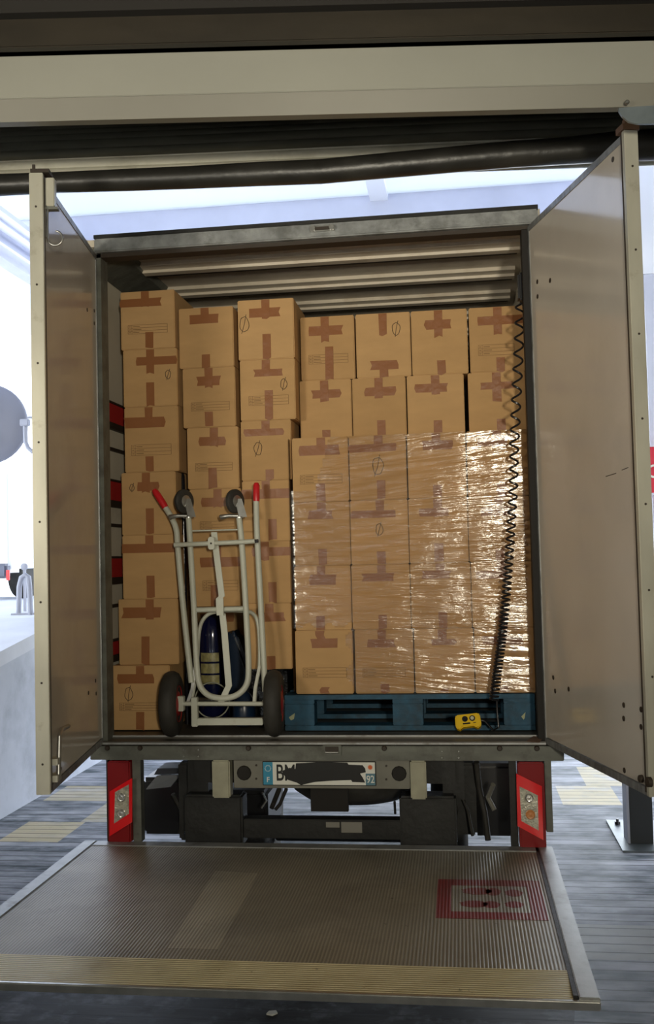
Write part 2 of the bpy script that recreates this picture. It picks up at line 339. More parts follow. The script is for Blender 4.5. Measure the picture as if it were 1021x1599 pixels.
# header over the portal
H = 3.34
zt_ = lambda y, t=H: atF(510, y, t).z
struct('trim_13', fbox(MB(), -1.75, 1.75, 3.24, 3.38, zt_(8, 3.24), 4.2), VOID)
struct('wall_lintel', fbox(MB(), -1.75, 1.75, 3.28, 3.38, zt_(62, 3.28), zt_(8, 3.24)+.01), BROWN, .004)
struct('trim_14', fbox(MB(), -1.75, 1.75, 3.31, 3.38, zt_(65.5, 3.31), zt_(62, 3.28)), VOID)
mb = MB(); fbox(mb, -1.75, 1.75, H, H+.05, zt_(142), zt_(66))
struct('wall_header', mb, CREAMH, .002)
p0 = fr(0, H+.001, zt_(142)); mb = MB()
za, zb2 = zt_(142)-.001, zt_(174)
mb.prism([fr(-1.75, H+.002, za), fr(-1.75, H+.022, zb2), fr(-1.75, H+.06, zb2), fr(-1.75, H+.06, za)], R0*3.5)
struct('trim_15', mb, CREAML)
# stored curtain behind the header: olive folds, khaki folds, black roll
mb = MB()
for k, (yy, rr) in enumerate(((183, .035), (193, .032), (203, .034), (213, .036), (222, .03))):
    z = zt_(yy, 4.3); mb.tube([fr(-2.2, 4.3, z-.035), fr(-.7, 4.3, z-.012), fr(.6, 4.3, z+.014), fr(2.2, 4.3, z+.03)], rr, 12)
struct('trim_16', mb, OLIVE)
mb = MB()
for k, (yy, rr) in enumerate(((231, .03), (244, .034), (262, .045))):
    z = zt_(yy, 4.32); mb.tube([fr(-2.2, 4.32, z-.03), fr(-.7, 4.32, z-.012), fr(.6, 4.32, z+.012), fr(2.2, 4.32, z+.03)], rr, 14)
struct('trim_17', mb, KHAKI)
struct('trim_18', fbox(MB(), -2.4, 2.4, 4.36, 4.42, 2.66, 3.9), OLIVE)
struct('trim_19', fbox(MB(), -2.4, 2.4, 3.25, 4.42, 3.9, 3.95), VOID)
pts = [(-700, 296, 18), (-160, 292, 18), (-60, 291, 18), (0, 289, 17), (90, 285, 16), (200, 281, 17), (300, 277, 17.5), (400, 272, 18.5), (500, 268, 19), (600, 259, 19.5), (700, 250, 20), (800, 241, 20.5), (880, 236, 21), (960, 229, 23), (1040, 225, 25), (1200, 215, 26), (1500, 200, 26)]
T_R = 4.12
struct('trim_20', MB().tube([atF(x, y, T_R) for x, y, r_ in pts], [r_*T_R/F_PX for x, y, r_ in pts], 20), VINYL)

# ================================================================== THE TRUCK
W2 = 1.0246; ZT = 2.3227; LEN = 4.2
T = thing('box_truck', (0, 2.0, GZ), 'white box truck with both rear doors open, backed up and loaded with cardboard cartons', 'truck')
# body
MB().box(-1.125, -1.09, .05, LEN, -.08, 2.42).build('side_wall', WALLIN, T)
MB().box(1.05, 1.085, .05, LEN, -.08, 2.42).build('side_wall', WALLIN, T)
MB().box(-1.12, 1.08, LEN, LEN+.04, -.08, 2.42).build('front_bulkhead', WALLIN, T)
MB().box(-1.09, 1.05, .06, LEN, -.06, 0).build('cargo_floor', SILL, T)
rf = MB().box(-1.12, 1.08, .06, LEN, 2.385, 2.42).build('roof', ROOFM, T)
for k in range(8):
    y = .483+k*.48
    # stepped roof bow: sloping panel and a bright lip
    MB().prism([(-W2+.09, y-.13, 2.385), (-W2+.09, y-.12, 2.368), (-W2+.09, y-.055, 2.365), (-W2+.09, y-.05, 2.352), (-W2+.09, y, 2.350), (-W2+.09, y+.004, 2.385)], (2*W2-.1, 0, 0)).build('roof_bow', ROOFM, rf)
    MB().box(-W2+.09, W2-.02, y+.006, y+.03, 2.352, 2.384).build('roof_seam', HOLE, rf)
m_ = MB().prism([(-1.088, .09, 2.385), (-W2+.11, .09, 2.385), (-W2+.09, .09, 2.355), (-W2-.02, .09, 2.32), (-1.088, .09, 2.29)], (0, LEN-.1, 0)).build('roof_corner_moulding', BEAM, T)
# rear frame
hb = MB().box(-W2-.0, W2+.045, -.03, .06, ZT+.006, 2.395).build('header_bar', GALV, T, .006)
MB().box(-W2+.0, W2+.045, -.034, .07, 2.395, 2.412).build('rain_gutter', DARK, hb)
MB().box(-W2+.0, W2, -.0, .075, ZT-.012, ZT+.006).build('door_seal', HOLE, hb)
c = atY(503, 357, -.04)
MB().box(c.x-.055, c.x+.055, -.045, -.03, c.z-.012, c.z+.014).tube([c+Vector((-.045, -.006, 0)), c+Vector((-.045, -.02, 0))], .014, 12).tube([c+Vector((.045, -.006, 0)), c+Vector((.045, -.02, 0))], .012, 12).build('latch_striker', ZINC, hb)
MB().box(c.x-.035, c.x+.035, -.052, -.045, c.z-.008, c.z+.006).build('striker_slot', HOLE, hb)
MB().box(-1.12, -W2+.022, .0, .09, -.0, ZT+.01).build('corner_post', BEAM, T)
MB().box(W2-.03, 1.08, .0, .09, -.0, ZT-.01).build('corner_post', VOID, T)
# sill and rear beam
sl = MB().box(-W2, W2, -.02, .06, -.016, 0).box(-1.08, 1.04, .06, .2, 0, .004).build('sill_plate', SILL, T)
MB().box(-W2, W2, -.03, -.018, -.012, -.004).box(-W2, W2, .07, .078, .004, .012).build('sill_ridge', ALU, sl)
bmz0, bmz1 = -.082, -.018
rb = MB().box(-1.075, 1.10, -.04, .05, bmz0, bmz1).build('rear_beam', BEAM, T, .003)
for px in (168, 219, 388, 600, 780, 838):
    q = atY(px, 1167.5, -.04); MB().lathe((q.x, -.052, bmz1-.008), (0, 1, 0), [(.009, 0), (.012, .004), (.012, .012)], 10).build('rubber_stop', HOLE, rb)
for px, py in ((287, 1171), (287, 1181), (310, 1171), (310, 1181), (690, 1173), (690, 1183), (716, 1173), (716, 1183)):
    q = atY(px, py, -.04); MB().lathe((q.x, -.045, q.z), (0, 1, 0), [(.003, 0), (.0045, .003), (.0045, .006)], 8).build('rivet', ZINC, rb)
q = atY(518, 1168, -.05)
lt = MB().box(q.x-.043, q.x+.043, -.05, -.04, q.z-.035, q.z+.012).build('floor_latch', BEAM, T, .002)
MB().box(q.x-.03, q.x+.03, -.056, -.05, q.z-.014, q.z+.006).build('latch_recess', HOLE, lt)
MB().tube([(q.x-.028, -.06, q.z-.018), (q.x+.03, -.06, q.z-.018)], .005, 8).build('latch_bar', ZINC, lt)

# lashing rails and red boards on the left inner wall
xl = -1.09
for z0, z1 in ((1.557, 1.652), (1.157, 1.252), (.765, .86), (.375, .44)):
    wb = MB().box(xl, xl+.02, .10, 3.9, z0, z1).build('red_load_board', PANRED, T)
    MB().box(xl, xl+.024, .085, 3.9, z0-.035, z0-.002).box(xl, xl+.024, .085, 3.9, z1+.002, z1+.012).build('board_rail', HOLE, wb)
    MB().box(xl, xl+.025, .085, .10, z0-.03, z1+.01).build('board_end_cap', HOLE, wb)
for zc in (1.42, 1.03, .62):
    MB().box(xl, xl+.018, .09, 3.9, zc-.008, zc+.008).box(xl, xl+.03, .09, .12, zc-.022, zc+.022).build('lashing_rail', HOLE, T)
MB().box(xl, xl+.012, .16, .175, 2.18, 2.24).build('strap_slot', HOLE, T)

# doors
def door(side):
    ang = -.1586 if side < 0 else .274
    if side < 0: d = Vector((-math.sin(ang), -math.cos(ang), 0)); nin = Vector((math.cos(ang), -math.sin(ang), 0))
    else: d = Vector((math.sin(ang), -math.cos(ang), 0)); nin = Vector((-math.cos(ang), -math.sin(ang), 0))
    if nin.x*side > 0: nin = -nin
    h = Vector((side*W2, -.005, 0)); wd = 1.0114; th = .042; z0, z1 = .0, ZT
    def q(a, n, z): return h + d*a + nin*n + Vector((0, 0, z))
    def qb(mb, a0, a1, n0, n1, za, zb_):
        return mb.obox(q((a0+a1)/2, (n0+n1)/2, (za+zb_)/2), d*(a1-a0)/2, nin*(n1-n0)/2, (0, 0, (zb_-za)/2))
    dr = qb(MB(), .012, wd-.02, -th+.002, 0, z0+.02, z1-.02).build('rear_door', DOORM, T)
    f = MB(); qb(f, 0, wd, -th, .003, z1-.026, z1); qb(f, 0, wd, -th, .003, z0-.012, z0+.016); qb(f, 0, .014, -th, .003, z0+.016, z1-.026)
    f.build('door_frame', GALV, dr)
    e = MB(); qb(e, wd-.018, wd+.004, -th-.004, .006, z0-.012, z1+.008); e.build('door_edge_strip', EDGE, dr, .002)
    g = MB(); qb(g, wd-.026, wd-.018, .001, .007, z0, z1); g.build('door_gasket', HOLE, dr)
    for k in range(8):
        zz = .1+k*.30
        MB().lathe(q(wd+.004, -th/2, zz), d, [(.0045, 0), (.004, .002)], 8).build('screw', HOLE, dr)
    return dr, q, d, nin, wd, qb
dl, ql, d_l, n_l, wd, qbl = door(-1)
def onplane(px, py, q, n):
    d = ray(px, py); p0 = q(0, 0, 0); return CAM + d*((p0-CAM).dot(n)/d.dot(n))
def bolt_hole(dr, px, py, q, n, r_=.009):
    c = onplane(px, py, q, n); MB().lathe(c-n*.001, n, [(r_, 0), (r_*.95, .003), (r_*.5, .0035)], 14).build('bolt_hole', HOLE, dr)
for px, py in ((136, 484), (147, 485), (147, 505), (149, 1063), (138, 1082), (150, 1083)): bolt_hole(dl, px, py, ql, n_l)
# latch and hook on the free edge of the left door
lh = MB(); qbl(lh, wd-.05, wd-.012, .012, .045, ZT-.115, ZT-.005); lb = lh.build('door_latch', EDGE, dl, .003)
MB().tube([ql(wd-.03, .006, ZT-.0), ql(wd-.03, .006, ZT-.23)], .005, 8).build('latch_rod', ZINC, dl)
ln = MB(); qbl(ln, wd-.05, wd-.02, .006, .055, ZT-.125, ZT-.115); ln.build('latch_lug', BEAM, dl)
cc = ql(wd-.03, .042, ZT-.235); r9 = .028
MB().tube([ql(wd-.028, .016, ZT-.12), ql(wd-.03, .014, ZT-.20)]+[cc+n_l*(-r9*math.cos(t))+Vector((0, 0, -r9*math.sin(t))) for t in [i*.33 for i in range(0, 15)]], .0042, 8).build('latch_hook', ZINC, dl)
cap = MB(); qbl(cap, wd-.06, wd+.008, -.04, .03, ZT+.008, ZT+.022); qbl(cap, wd-.03, wd-.02, -.04, -.03, ZT+.02, ZT+.05); cap.build('top_bracket', HOLE, dl)
# lower bolt
pa = [onplane(98, 1134, ql, n_l), onplane(88, 1139, ql, n_l), onplane(83.5, 1150, ql, n_l), onplane(82, 1218, ql, n_l)]
MB().tube([p+n_l*.022 for p in pa], .0085, 10).build('slide_bolt', ZINC, dl)
for py in (1188, 1214):
    c = onplane(82, py, ql, n_l); MB().obox(c+n_l*.012, d_l*.03, n_l*.014, (0, 0, .012)).build('bolt_guide', EDGE, dl)
bolt_hole(dl, 95, 1200, ql, n_l, .007)
dr_, qr, d_r, n_r, wd, qbr = door(1)
for px, py in ((839, 440), (859, 438), (839.5, 463), (864, 1058), (867, 1079), (888, 1076), (974, 1101), (974, 1122), (1001, 1108), (1001, 1135), (975, 1203), (957, 249)): bolt_hole(dr_, px, py, qr, n_r, .0105)
c = onplane(1003, 1216, qr, n_r); MB().lathe(c, n_r, [(.014, 0), (.013, .012), (.006, .016)], 14).build('bolt_head', HOLE, dr_)
c = onplane(1016, 1221, qr, n_r); MB().lathe(c, n_r, [(.018, 0), (.017, .014), (.006, .02)], 14).build('bolt_head', HOLE, dr_)
cap = MB(); qbr(cap, wd-.05, wd+.008, -.05, .012, ZT+.008, ZT+.03); qbr(cap, wd-.02, wd-.0, -.03, .0, ZT+.03, ZT+.05); cap.build('top_bracket', mat('rusty_bracket', (.14, .075, .04), .6), dr_)
sc = MB()
for a_, b2 in (((946, 744), (962, 739)), ((971, 734), (981, 730))):
    p, q_ = onplane(*a_, qr, n_r), onplane(*b2, qr, n_r); sc.tube([p, q_], .0016, 5)
sc.build('scuff_mark', HOLE, dr_)

# coiled cable bracket on the right rear post
q1 = atY(811, 440, .12)
cb = MB().box(q1.x-.012, W2-.02, .06, .14, q1.z-.10, q1.z+.03).build('cable_bracket', BLK, T, .01)
MB().box(q1.x+.02, W2-.03, .07, .12, q1.z-.24, q1.z+.32).build('cable_shield', BLK, cb, .006)

# tail lamps
def lamp(xL, xR, para, frame_, bulbs):
    y0 = -.03
    o = MB().box(xL, xR, y0, .07, -.468, -.09).build('tail_light', LENSD, T, .006)
    def pr(pts, yy, d, name, m): MB().prism([atY(x, y, yy) for x, y in pts], (0, d, 0)).build(name, m, o)
    pr(frame_, y0-.010, .0095, 'red_reflector', LENSR)
    pr(para, y0-.0135, .003, 'clear_window', LENSC)
    for bx, by, r_, mm in bulbs:
        c = atY(bx, by, y0-.014); MB().lathe(c, (0, -1, 0), [(r_, 0), (r_, .002), (r_*.82, .004), (r_*.55, .002), (r_*.25, .004)], 24).build('bulb_reflector', mm, o)
    return o
lamp(-.997, -.887, [(179.5, 1237), (201, 1225), (201, 1271), (178, 1286)], [(171, 1236), (206, 1215), (206, 1284), (171, 1306)], [(189.5, 1245, .021, REFL), (189.5, 1270, .021, REFL)])
lamp(.897, 1.012, [(811, 1228), (839.5, 1242), (841, 1297), (814, 1282)], [(806, 1208), (846, 1228), (848.5, 1312), (808, 1290)], [(826, 1246, .019, REFL), (828, 1272, .021, AMB)])
MB().box(-.885, -.845, -.0, .05, -.47, -.085).build('lamp_bracket', BEAM, T)
MB().box(-1.005, -.998, -.02, .05, -.47, -.085).build('lamp_bracket', DARK, T)
MB().box(1.016, 1.045, -.01, .09, -.40, -.085).build('lamp_bracket', BEAM, T)
MB().box(.86, .893, .0, .05, -.47, -.085).build('lamp_bracket', DARK, T)

# number plate and carrier
pc = MB().box(-.393, .418, -.022, .02, -.212, -.084).build('plate_carrier', HOLD, T, .003)
for sx, px, py in ((-1, 381, 1207), (1, 623, 1208)):
    c = atY(px, py, -.024); MB().lathe((c.x, -.03, c.z), (0, 1, 0), [(.03, 0), (.034, .004), (.034, .008)], 12).build('lamp_housing', VOID, pc)
    for dy in (-12, 9):
        c = atY(px+(19 if sx < 0 else -20), py+dy, -.024); MB().lathe((c.x, -.026, c.z), (0, 1, 0), [(.005, 0), (.005, .004)], 8).build('screw', HOLE, pc)
pz0, pz1 = -.198, -.088
pl = MB().box(-.256, .266, -.030, -.0225, pz0, pz1).build('number_plate', PLK, T, .002)
MB().box(-.252, .262, -.0312, -.0300, pz0+.004, pz1-.004).build('plate_face', PLW, pl)
MB().box(-.252, -.208, -.0320, -.0312, pz0+.004, pz1-.004).build('country_band', PLB, pl)
MB().box(.219, .262, -.0320, -.0312, pz0+.004, pz0+.056).build('region_band', mat('plate_slate_blue', (.09, .20, .26), .4), pl)
st = MB()
for k in range(12):
    a_ = k*math.pi/6; st.lathe((-.230+.013*math.cos(a_), -.0324, pz1-.032+.013*math.sin(a_)), (0, 1, 0), [(.0022, 0), (.0022, .0006)], 6)
st.build('star_ring', PLW, pl)
text('F', 'country_letter', (-.230, -.0324, pz0+.026), (1, 0, 0), (0, 0, 1), .024, PLW, pl)
text('92', 'region_number', (.2405, -.0324, pz0+.029), (1, 0, 0), (0, 0, 1), .034, PLW, pl, stretch=.8)
st = MB(); c = Vector((.2405, -.0322, pz1-.026)); n_ = 16
st.prism([c+Vector((math.cos(k*math.pi/n_*1.0)*(.013 if k % 2 else .008), 0, math.sin(k*math.pi/n_*1.0)*(.013 if k % 2 else .008))) for k in range(2*n_)], (0, .0008, 0)); st.build('region_emblem', PLR, pl)
text('BM', 'plate_characters', (-.148, -.0318, (pz0+pz1)/2), (1, 0, 0), (0, 0, 1), .076, PLK, pl, stretch=.66)
pp = [(462, 1192), (500, 1190), (542, 1191), (544, 1194), (566, 1195), (570, 1200), (571, 1206), (562, 1208), (566, 1214), (570, 1222), (550, 1221), (548, 1218), (520, 1219), (492, 1221), (478, 1224), (470, 1226), (463, 1222), (450, 1218), (443, 1210), (440, 1204), (452, 1199), (461, 1201)]
MB().prism([atY(x, y, -.0335) for x, y in pp], (0, .0012, 0)).build('redaction_scribble', PLK, pl, label='ragged black redaction scribble covering most of the number plate')  # scribble that blots out the characters, added here as a thin solid
for x0, x1 in ((-.493, -.409), (.421, .492)):
    MB().box(x0, x1, -.035, .03, -.256, -.084).build('bumper_block', BEIGE, T, .006)

# chassis under the body
MB().box(-.66, -.56, .15, 4.1, -.30, -.10).build('chassis_rail', DARK, T)
MB().box(.56, .66, .15, 4.1, -.30, -.10).build('chassis_rail', DARK, T)
MB().box(-.62, .62, .12, .20, -.22, -.10).build('cross_member', DARK, T)
ub = MB().box(-.38, .40, .10, .18, -.474, -.385).build('underrun_bar', DARK, T, .004)
MB().box(-.66, -.38, .08, .2, -.512, -.27).build('lift_arm_bracket', DARK, T, .01)
MB().box(.36, .62, .08, .2, -.512, -.27).build('lift_arm_bracket', DARK, T, .01)
for (a0, a1, b0, b1, nm) in ((509, 530, 1284, 1292, 'sticker'), (533, 565, 1284, 1300, 'sticker')):
    p, q_ = atY(a0, b1, .098), atY(a1, b0, .098); MB().box(p.x, q_.x, .097, .0995, p.z, q_.z).build(nm, STICK, ub)
# spare wheel lying flat under the frame
cx_, sz = .105, -.28
sw = MB().lathe((cx_, .62, sz-.10), (0, 0, 1), [(.20, 0), (.27, -.0), (.325, .04), (.34, .10), (.325, .16), (.27, .2), (.2, .2)], 40).build('spare_wheel', RUB, T)
MB().lathe((cx_, .62, sz-.09), (0, 0, 1), [(.06, -.03), (.09, -.01), (.19, .0), (.19, .02)], 24).build('wheel_rim', DARK, sw)
# twin rear wheels
for sx in (-1, 1):
    for off in (.57,):
        wl = MB().lathe((sx*off-.1, 1.35, GZ+.345), (1, 0, 0), [(.19, 0), (.30, .0), (.335, .025), (.345, .06), (.345, .14), (.335, .175), (.30, .2), (.19, .2)], 40).build('rear_wheel', RUB, T)
        MB().lathe((sx*off-.06, 1.35, GZ+.345), (1, 0, 0), [(.05, 0), (.18, .01), (.195, .05), (.195, .08)], 24).build('wheel_rim', ZINC, wl)
MB().tube([(-.6, 1.35, GZ+.345), (-.45, 1.35, GZ+.2), (.45, 1.35, GZ+.2), (.6, 1.35, GZ+.345)], .04, 14).build('rear_axle', DARK, T)
# tool box hanging behind the left lamp
a0 = atY(224, 1301, .45); a1 = atY(292, 1207, .45)
tb = MB().box(a0.x, a1.x, .42, .80, a0.z, a1.z-.02).build('tool_box', BLK, T, .02)
MB().prism([atY(228, 1232, .40), atY(266, 1228, .40), atY(281, 1210, .44), atY(245, 1211, .44)], (0, .004, -.004)).build('tool_box_flap', mat('grey_flap', (.25, .27, .30), .4), tb)
MB().prism([atY(240, 1210, .45), atY(284, 1208, .45), atY(284, 1199, .5), atY(246, 1200, .5)], (0, .15, 0)).build('tool_box_lid', mat('grey_lid', (.10, .105, .12), .5), tb)
a0 = atY(283, 1309, .3); a1 = atY(336, 1189, .3)
MB().box(a0.x, a1.x, .26, .34, a0.z, a1.z).build('lift_frame', DARK, T, .01)
a0 = atY(705, 1300, .3); a1 = atY(722, 1189, .3); MB().box(a0.x, a1.x+.06, .26, .34, a0.z, a1.z).build('lift_frame', DARK, T, .01)
a0 = atY(739, 1302, .5); a1 = atY(803, 1190, .5); MB().box(a0.x, a1.x, .45, .9, a0.z, a1.z).build('battery_box', BLK, T, .02)
a0 = atY(336, 1300, .55); a1 = atY(420, 1232, .55); MB().box(a0.x, a1.x, .5, .9, a0.z, a1.z).build('hydraulic_unit', BLK, T, .02)
def hose(pp, Y, r_, m=RUB):
    MB().tube([atY(x, y, Y+.05*math.sin(i*1.3)) for i, (x, y) in enumerate(pp)], r_, 8).build('hydraulic_hose', m, T)
hose([(300, 1195), (303, 1225), (296, 1260), (305, 1300)], .22, .010)
hose([(320, 1200), (326, 1240), (310, 1275), (290, 1303)], .22, .012)
hose([(436, 1232), (428, 1252), (424, 1262)], .3, .012); hose([(447, 1232), (437, 1256), (430, 1264)], .3, .009)
hose([(270, 1240), (286, 1270), (281, 1302)], .3, .012)
hose([(700, 1190), (704, 1225), (712, 1262), (706, 1300)], .24, .012); hose([(722, 1195), (715, 1230), (730, 1265), (738, 1305)], .2, .008)
hose([(744, 1190), (748, 1230), (757, 1270), (762, 1312)], .2, .014); hose([(770, 1225), (762, 1245), (772, 1265)], .2, .012, HOLD)
hose([(616, 1252), (617, 1270)], .2, .006)
hose([(410, 1238), (416, 1250), (408, 1262)], .2, .005, ZINC)
MB().box(.02-.09, .02+.09, .19, .22, -.37, -.22).build('tow_bracket', VOID, T)

# tail lift platform (lowered)
PZ = -.464; PX0, PX1 = -1.1184, 1.038; PY0, PY1 = -1.533, -.012
pf = MB().box(PX0+.062, PX1-.075, PY0+.2, PY1-.075, PZ-.03, PZ-.002).build('tail_lift_platform', RIBM, T)
MB().box(PX0, PX0+.06, PY0+.01, PY1, PZ-.035, PZ+.003).build('platform_side_frame', ALU, pf, .003)
MB().box(PX1-.06, PX1, PY0+.004, PY1, PZ-.035, PZ+.003).build('platform_side_frame', ALU, pf, .003)
MB().box(PX1-.075, PX1-.062, PY0+.02, PY1, PZ-.03, PZ+.001).build('platform_inner_rail', DARK, pf)
MB().box(PX0+.062, PX1-.062, PY1-.072, PY1, PZ-.035, PZ+.001).build('platform_rear_bar', ALU, pf, .003)
MB().box(PX0+.062, PX1-.062, PY1-.078, PY1-.072, PZ-.03, PZ-.004).build('platform_groove', HOLE, pf)
MB().prism([(PX0+.062, PY0+.2, PZ), (PX0+.062, PY0+.012, PZ-.012), (PX0+.062, PY0+.012, PZ-.028), (PX0+.062, PY0+.2, PZ-.03)], (PX1-PX0-.13, 0, 0)).build('platform_ramp', RAMPM, pf)
MB().box(PX0, PX1-.0, PY0-.004, PY0+.012, PZ-.032, PZ-.006).build('platform_front_lip', ZINC, pf, .003)
# worn pale band and the red printed emblem
band = [atZ(x, y, PZ-.002) for x, y in ((336, 1360), (403, 1364), (341, 1482), (262, 1480))]
def flat(pts, z, name, m, dz=.0006): MB().prism([Vector((p[0], p[1], z)) for p in pts], (0, 0, -dz)).build(name, m, pf)
# ribs keep running through the worn band
WB = ribbed('worn_ribbed_band', (.53, .49, .38), 0, .0125, .0012, .4, .3, (.68, .68, .68), (.34, .31, .235))
WR = ribbed('worn_ribbed_red', (.30, .035, .038), 0, .0125, .0012, .42, .1, (.7, .65, .65), (.22, .075, .06))
WC = ribbed('worn_ribbed_cream', (.42, .40, .33), 0, .0125, .0012, .42, .2, (.7, .7, .7), (.26, .23, .18))
flat(band, PZ-.0012, 'worn_band', WB)
ex0, ex1, ey0, ey1 = .545, .945, -.905, -.475
E4 = [(ex0, ey0), (ex1, ey0), (ex1, ey1), (ex0, ey1)]
flat(E4, PZ-.0012, 'emblem_panel', WC)
t1, t2 = .055, .07
for i, (x0, x1, y0, y1) in enumerate(((ex0, ex1, ey0, ey0+t2), (ex0, ex1, ey1-t2, ey1), (ex0, ex0+t1, ey0+t2, ey1-t2), (ex1-t1, ex1, ey0+t2, ey1-t2))):
    flat([(x0, y0), (x1, y0), (x1, y1), (x0, y1)], PZ-.0008, 'emblem_border', WR)
def blob(px, py, wx, wy, hole=False):
    c = atZ(px, py, PZ); n_ = 20
    flat([(c.x+wx*math.cos(k*2*math.pi/n_)*(1+.12*math.sin(k*2.3)), c.y+wy*math.sin(k*2*math.pi/n_)) for k in range(n_)], PZ-.0008, 'emblem_character', WR)
blob(745, 1391, .058, .040); blob(770, 1392, .03, .042); blob(802, 1394, .034, .038)
blob(740, 1411, .052, .036); blob(767, 1412, .033, .036); blob(803, 1412, .034, .034)

# ================================================================== CARTONS
def strip(c, x0, x1, z0, z1, y, par, rag=True, j=.006):
    """tape strip on the plane y; ragged torn end"""
    w_, h_ = x1-x0, z1-z0; R = lambda: random.uniform(-j, j)
    if h_ > w_: pts = [(x0, z1), (x1, z1), (x1+R()*.4, z0+R()), ((x0+x1)/2+R(), z0+R()*1.2), (x0+R()*.4, z0+R())]
    else: pts = [(x0+R(), z0), (x0+R()*1.5, (z0+z1)/2), (x0+R(), z1+R()*.3), (x1+R(), z1+R()*.3), (x1+R()*1.5, (z0+z1)/2), (x1+R(), z0+R()*.3)]
    MB().prism([(x, y, z) for x, z in pts], (0, .0008, 0)).build('packing_tape', TAPE, par)
def carton(px, Y, z0, z1, depth, label, cat='cardboard box', group='cardboard cartons stacked in the truck', top=None, cross=None, bottom=None, table=False, mark=None, side_wide=False, m=0, vb=None, yaw=0, w=None):
    """px: left and right pixel columns at mid height; top/bottom: (u, length); cross: (u0,u1,v0,v1)"""
    mid = (z0+z1)/2
    if w: x0, x1 = w
    else:
        # pixel row of that height on the front plane
        ya = 800
        for _ in range(6): ya = ya + (atY(sum(px)/2, ya, Y).z-mid)*F_PX/(Y-CAM.y)
        x0 = atY(px[0], ya, Y).x; x1 = atY(px[1], ya, Y).x
    for (a0, a1, b0, b1, c0, c1) in PLACED:          # never into a neighbour already standing there
        if c0 < z1-.004 and c1 > z0+.004 and b0 < Y+depth and b1 > Y and a1 > x0 and a0 < x1 and a0 < x0: x0 = a1+.0015
    PLACED.append((x0, x1, Y, Y+depth, z0, z1))
    cx, W, Hh = (x0+x1)/2, x1-x0, z1-z0
    org = Vector((cx, Y+depth/2, z0)); g = .0015
    b = MB().box(x0+g, x1-g, Y, Y+depth, z0+.0005, z1-.0005)
    o = _mkroot(b, 'cardboard_box', CARD[m], org, .004)
    tag(o, label, cat, group)
    X = lambda u: x0+W*u
    Z = lambda v: z0+Hh*v
    tw = .021
    if cross: strip(o, X(cross[0])+.002, X(cross[1])-.002, Z(cross[2]), Z(cross[3]), Y-.0011, o)
    if top: strip(o, X(top[0])-tw, X(top[0])+tw, Z(1-top[1]), z1-.003, Y-.0020, o)
    if bottom:
        strip(o, X(bottom[0])-tw, X(bottom[0])+tw, z0+.003, Z(bottom[1]), Y-.0020, o)
    # taped seam along the top
    u = top[0] if top else .5
    MB().box(X(u)-tw, X(u)+tw, Y+.006, Y+depth-.006, z1-.0004, z1+.0002).build('packing_tape', TAPE, o)
    if table:
        t = MB(); y0 = Y-.0009; u0, u1, v0, v1 = table if isinstance(table, tuple) else (.15, .86, .26, .42)
        lw = .0011
        for k in range(4):
            z = Z(v0+(v1-v0)*k/3); t.box(X(u0), X(u1), y0, y0+.0012, z-lw, z+lw)
        for u_ in (u0, u0+.07, u1): t.box(X(u_)-lw, X(u_)+lw, y0, y0+.0012, Z(v0), Z(v1))
        for k in range(3):
            for (a_, c_) in ((.015, .05), (.09, .20+.05*random.random())):
                z = Z(v0+(v1-v0)*(k+.5)/3); t.box(X(u0+a_), X(u0+c_), y0, y0+.0012, z-.0022, z+.0018)
        t.build('printed_table', PRINT, o)
    if mark:
        u_, v_, s_ = mark; t = MB(); c = Vector((X(u_), Y-.0012, Z(v_))); n = 22; ph = random.uniform(0, 6)
        pts = [c+Vector((math.cos(k*2*math.pi/n+ph)*s_*.62*(1+.10*math.sin(k*.9+ph)), 0, math.sin(k*2*math.pi/n+ph)*s_*(1+.05*math.sin(k*1.7)))) for k in range(n+2)]
        t.tube(pts, .0016, 6); t.tube([c+Vector((-.008+random.uniform(-.01, .01), 0, -s_*1.25)), c+Vector((.0, 0, 0)), c+Vector((.010, 0, s_*1.3))], .0015, 6)
        t.build('marker_circle', INK, o)
    return o
PLACED = []
def zz(px, py, Y): return atY(px, py, Y).z
def column(Y, seams, depth):
    """z values of the seams from the top down"""
    return [zz(x, y, Y) for x, y in seams]
BW = .38
# far left stack
Y1 = .28
zs = column(Y1, [(230, 454), (232, 545), (235, 635), (236, 737), (236, 835), (232, 935), (225, 1038)], BW)+[.006]
spec1 = [
 dict(px=(188, 273), top=(.46, .26), cross=(0, .77, .735, .875), bottom=(.53, .29), table=(.14, .86, .27, .42), m=2, label='tallest-standing cardboard carton, topmost of the far left stack under the roof corner'),
 dict(px=(192, 277), top=(.51, .42), cross=(.26, 1, .72, .86), bottom=(.50, .42), mark=(.83, .54, .022), m=0, label='carton second from top of the far left stack, tape reaching its right edge'),
 dict(px=(194, 279), top=(.46, .2), cross=(0, .76, .68, .84), bottom=(.46, .24), table=(.13, .86, .26, .42), m=1, label='carton third from top of the far left stack, tape reaching its left edge'),
 dict(px=(189.5, 275), top=(.46, .32), cross=(.28, .70, .70, .84), bottom=(.52, .42), mark=(.2, .76, .018), m=1, label='rumpled carton with a small circled mark behind the red left grip'),
 dict(px=(191, 279), top=(.49, .25), cross=(0, 1, .72, .86), bottom=(.5, .36), m=0, label='carton with tape across its full width, fifth down the far left stack'),
 dict(px=(185, 279), top=(.53, .3), cross=(.06, .72, .71, .87), bottom=(.45, .43), m=1, label='carton resting on the bottom carton of the far left stack'),
 dict(px=(173.5, 266), top=(.5, .26), cross=(.12, .72, .72, .87), bottom=(.49, .28), mark=(.3, .56, .032), table=(.14, .86, .30, .42), m=0, label='bottom carton of the far left stack with circled mark beside the trolley tyre')]
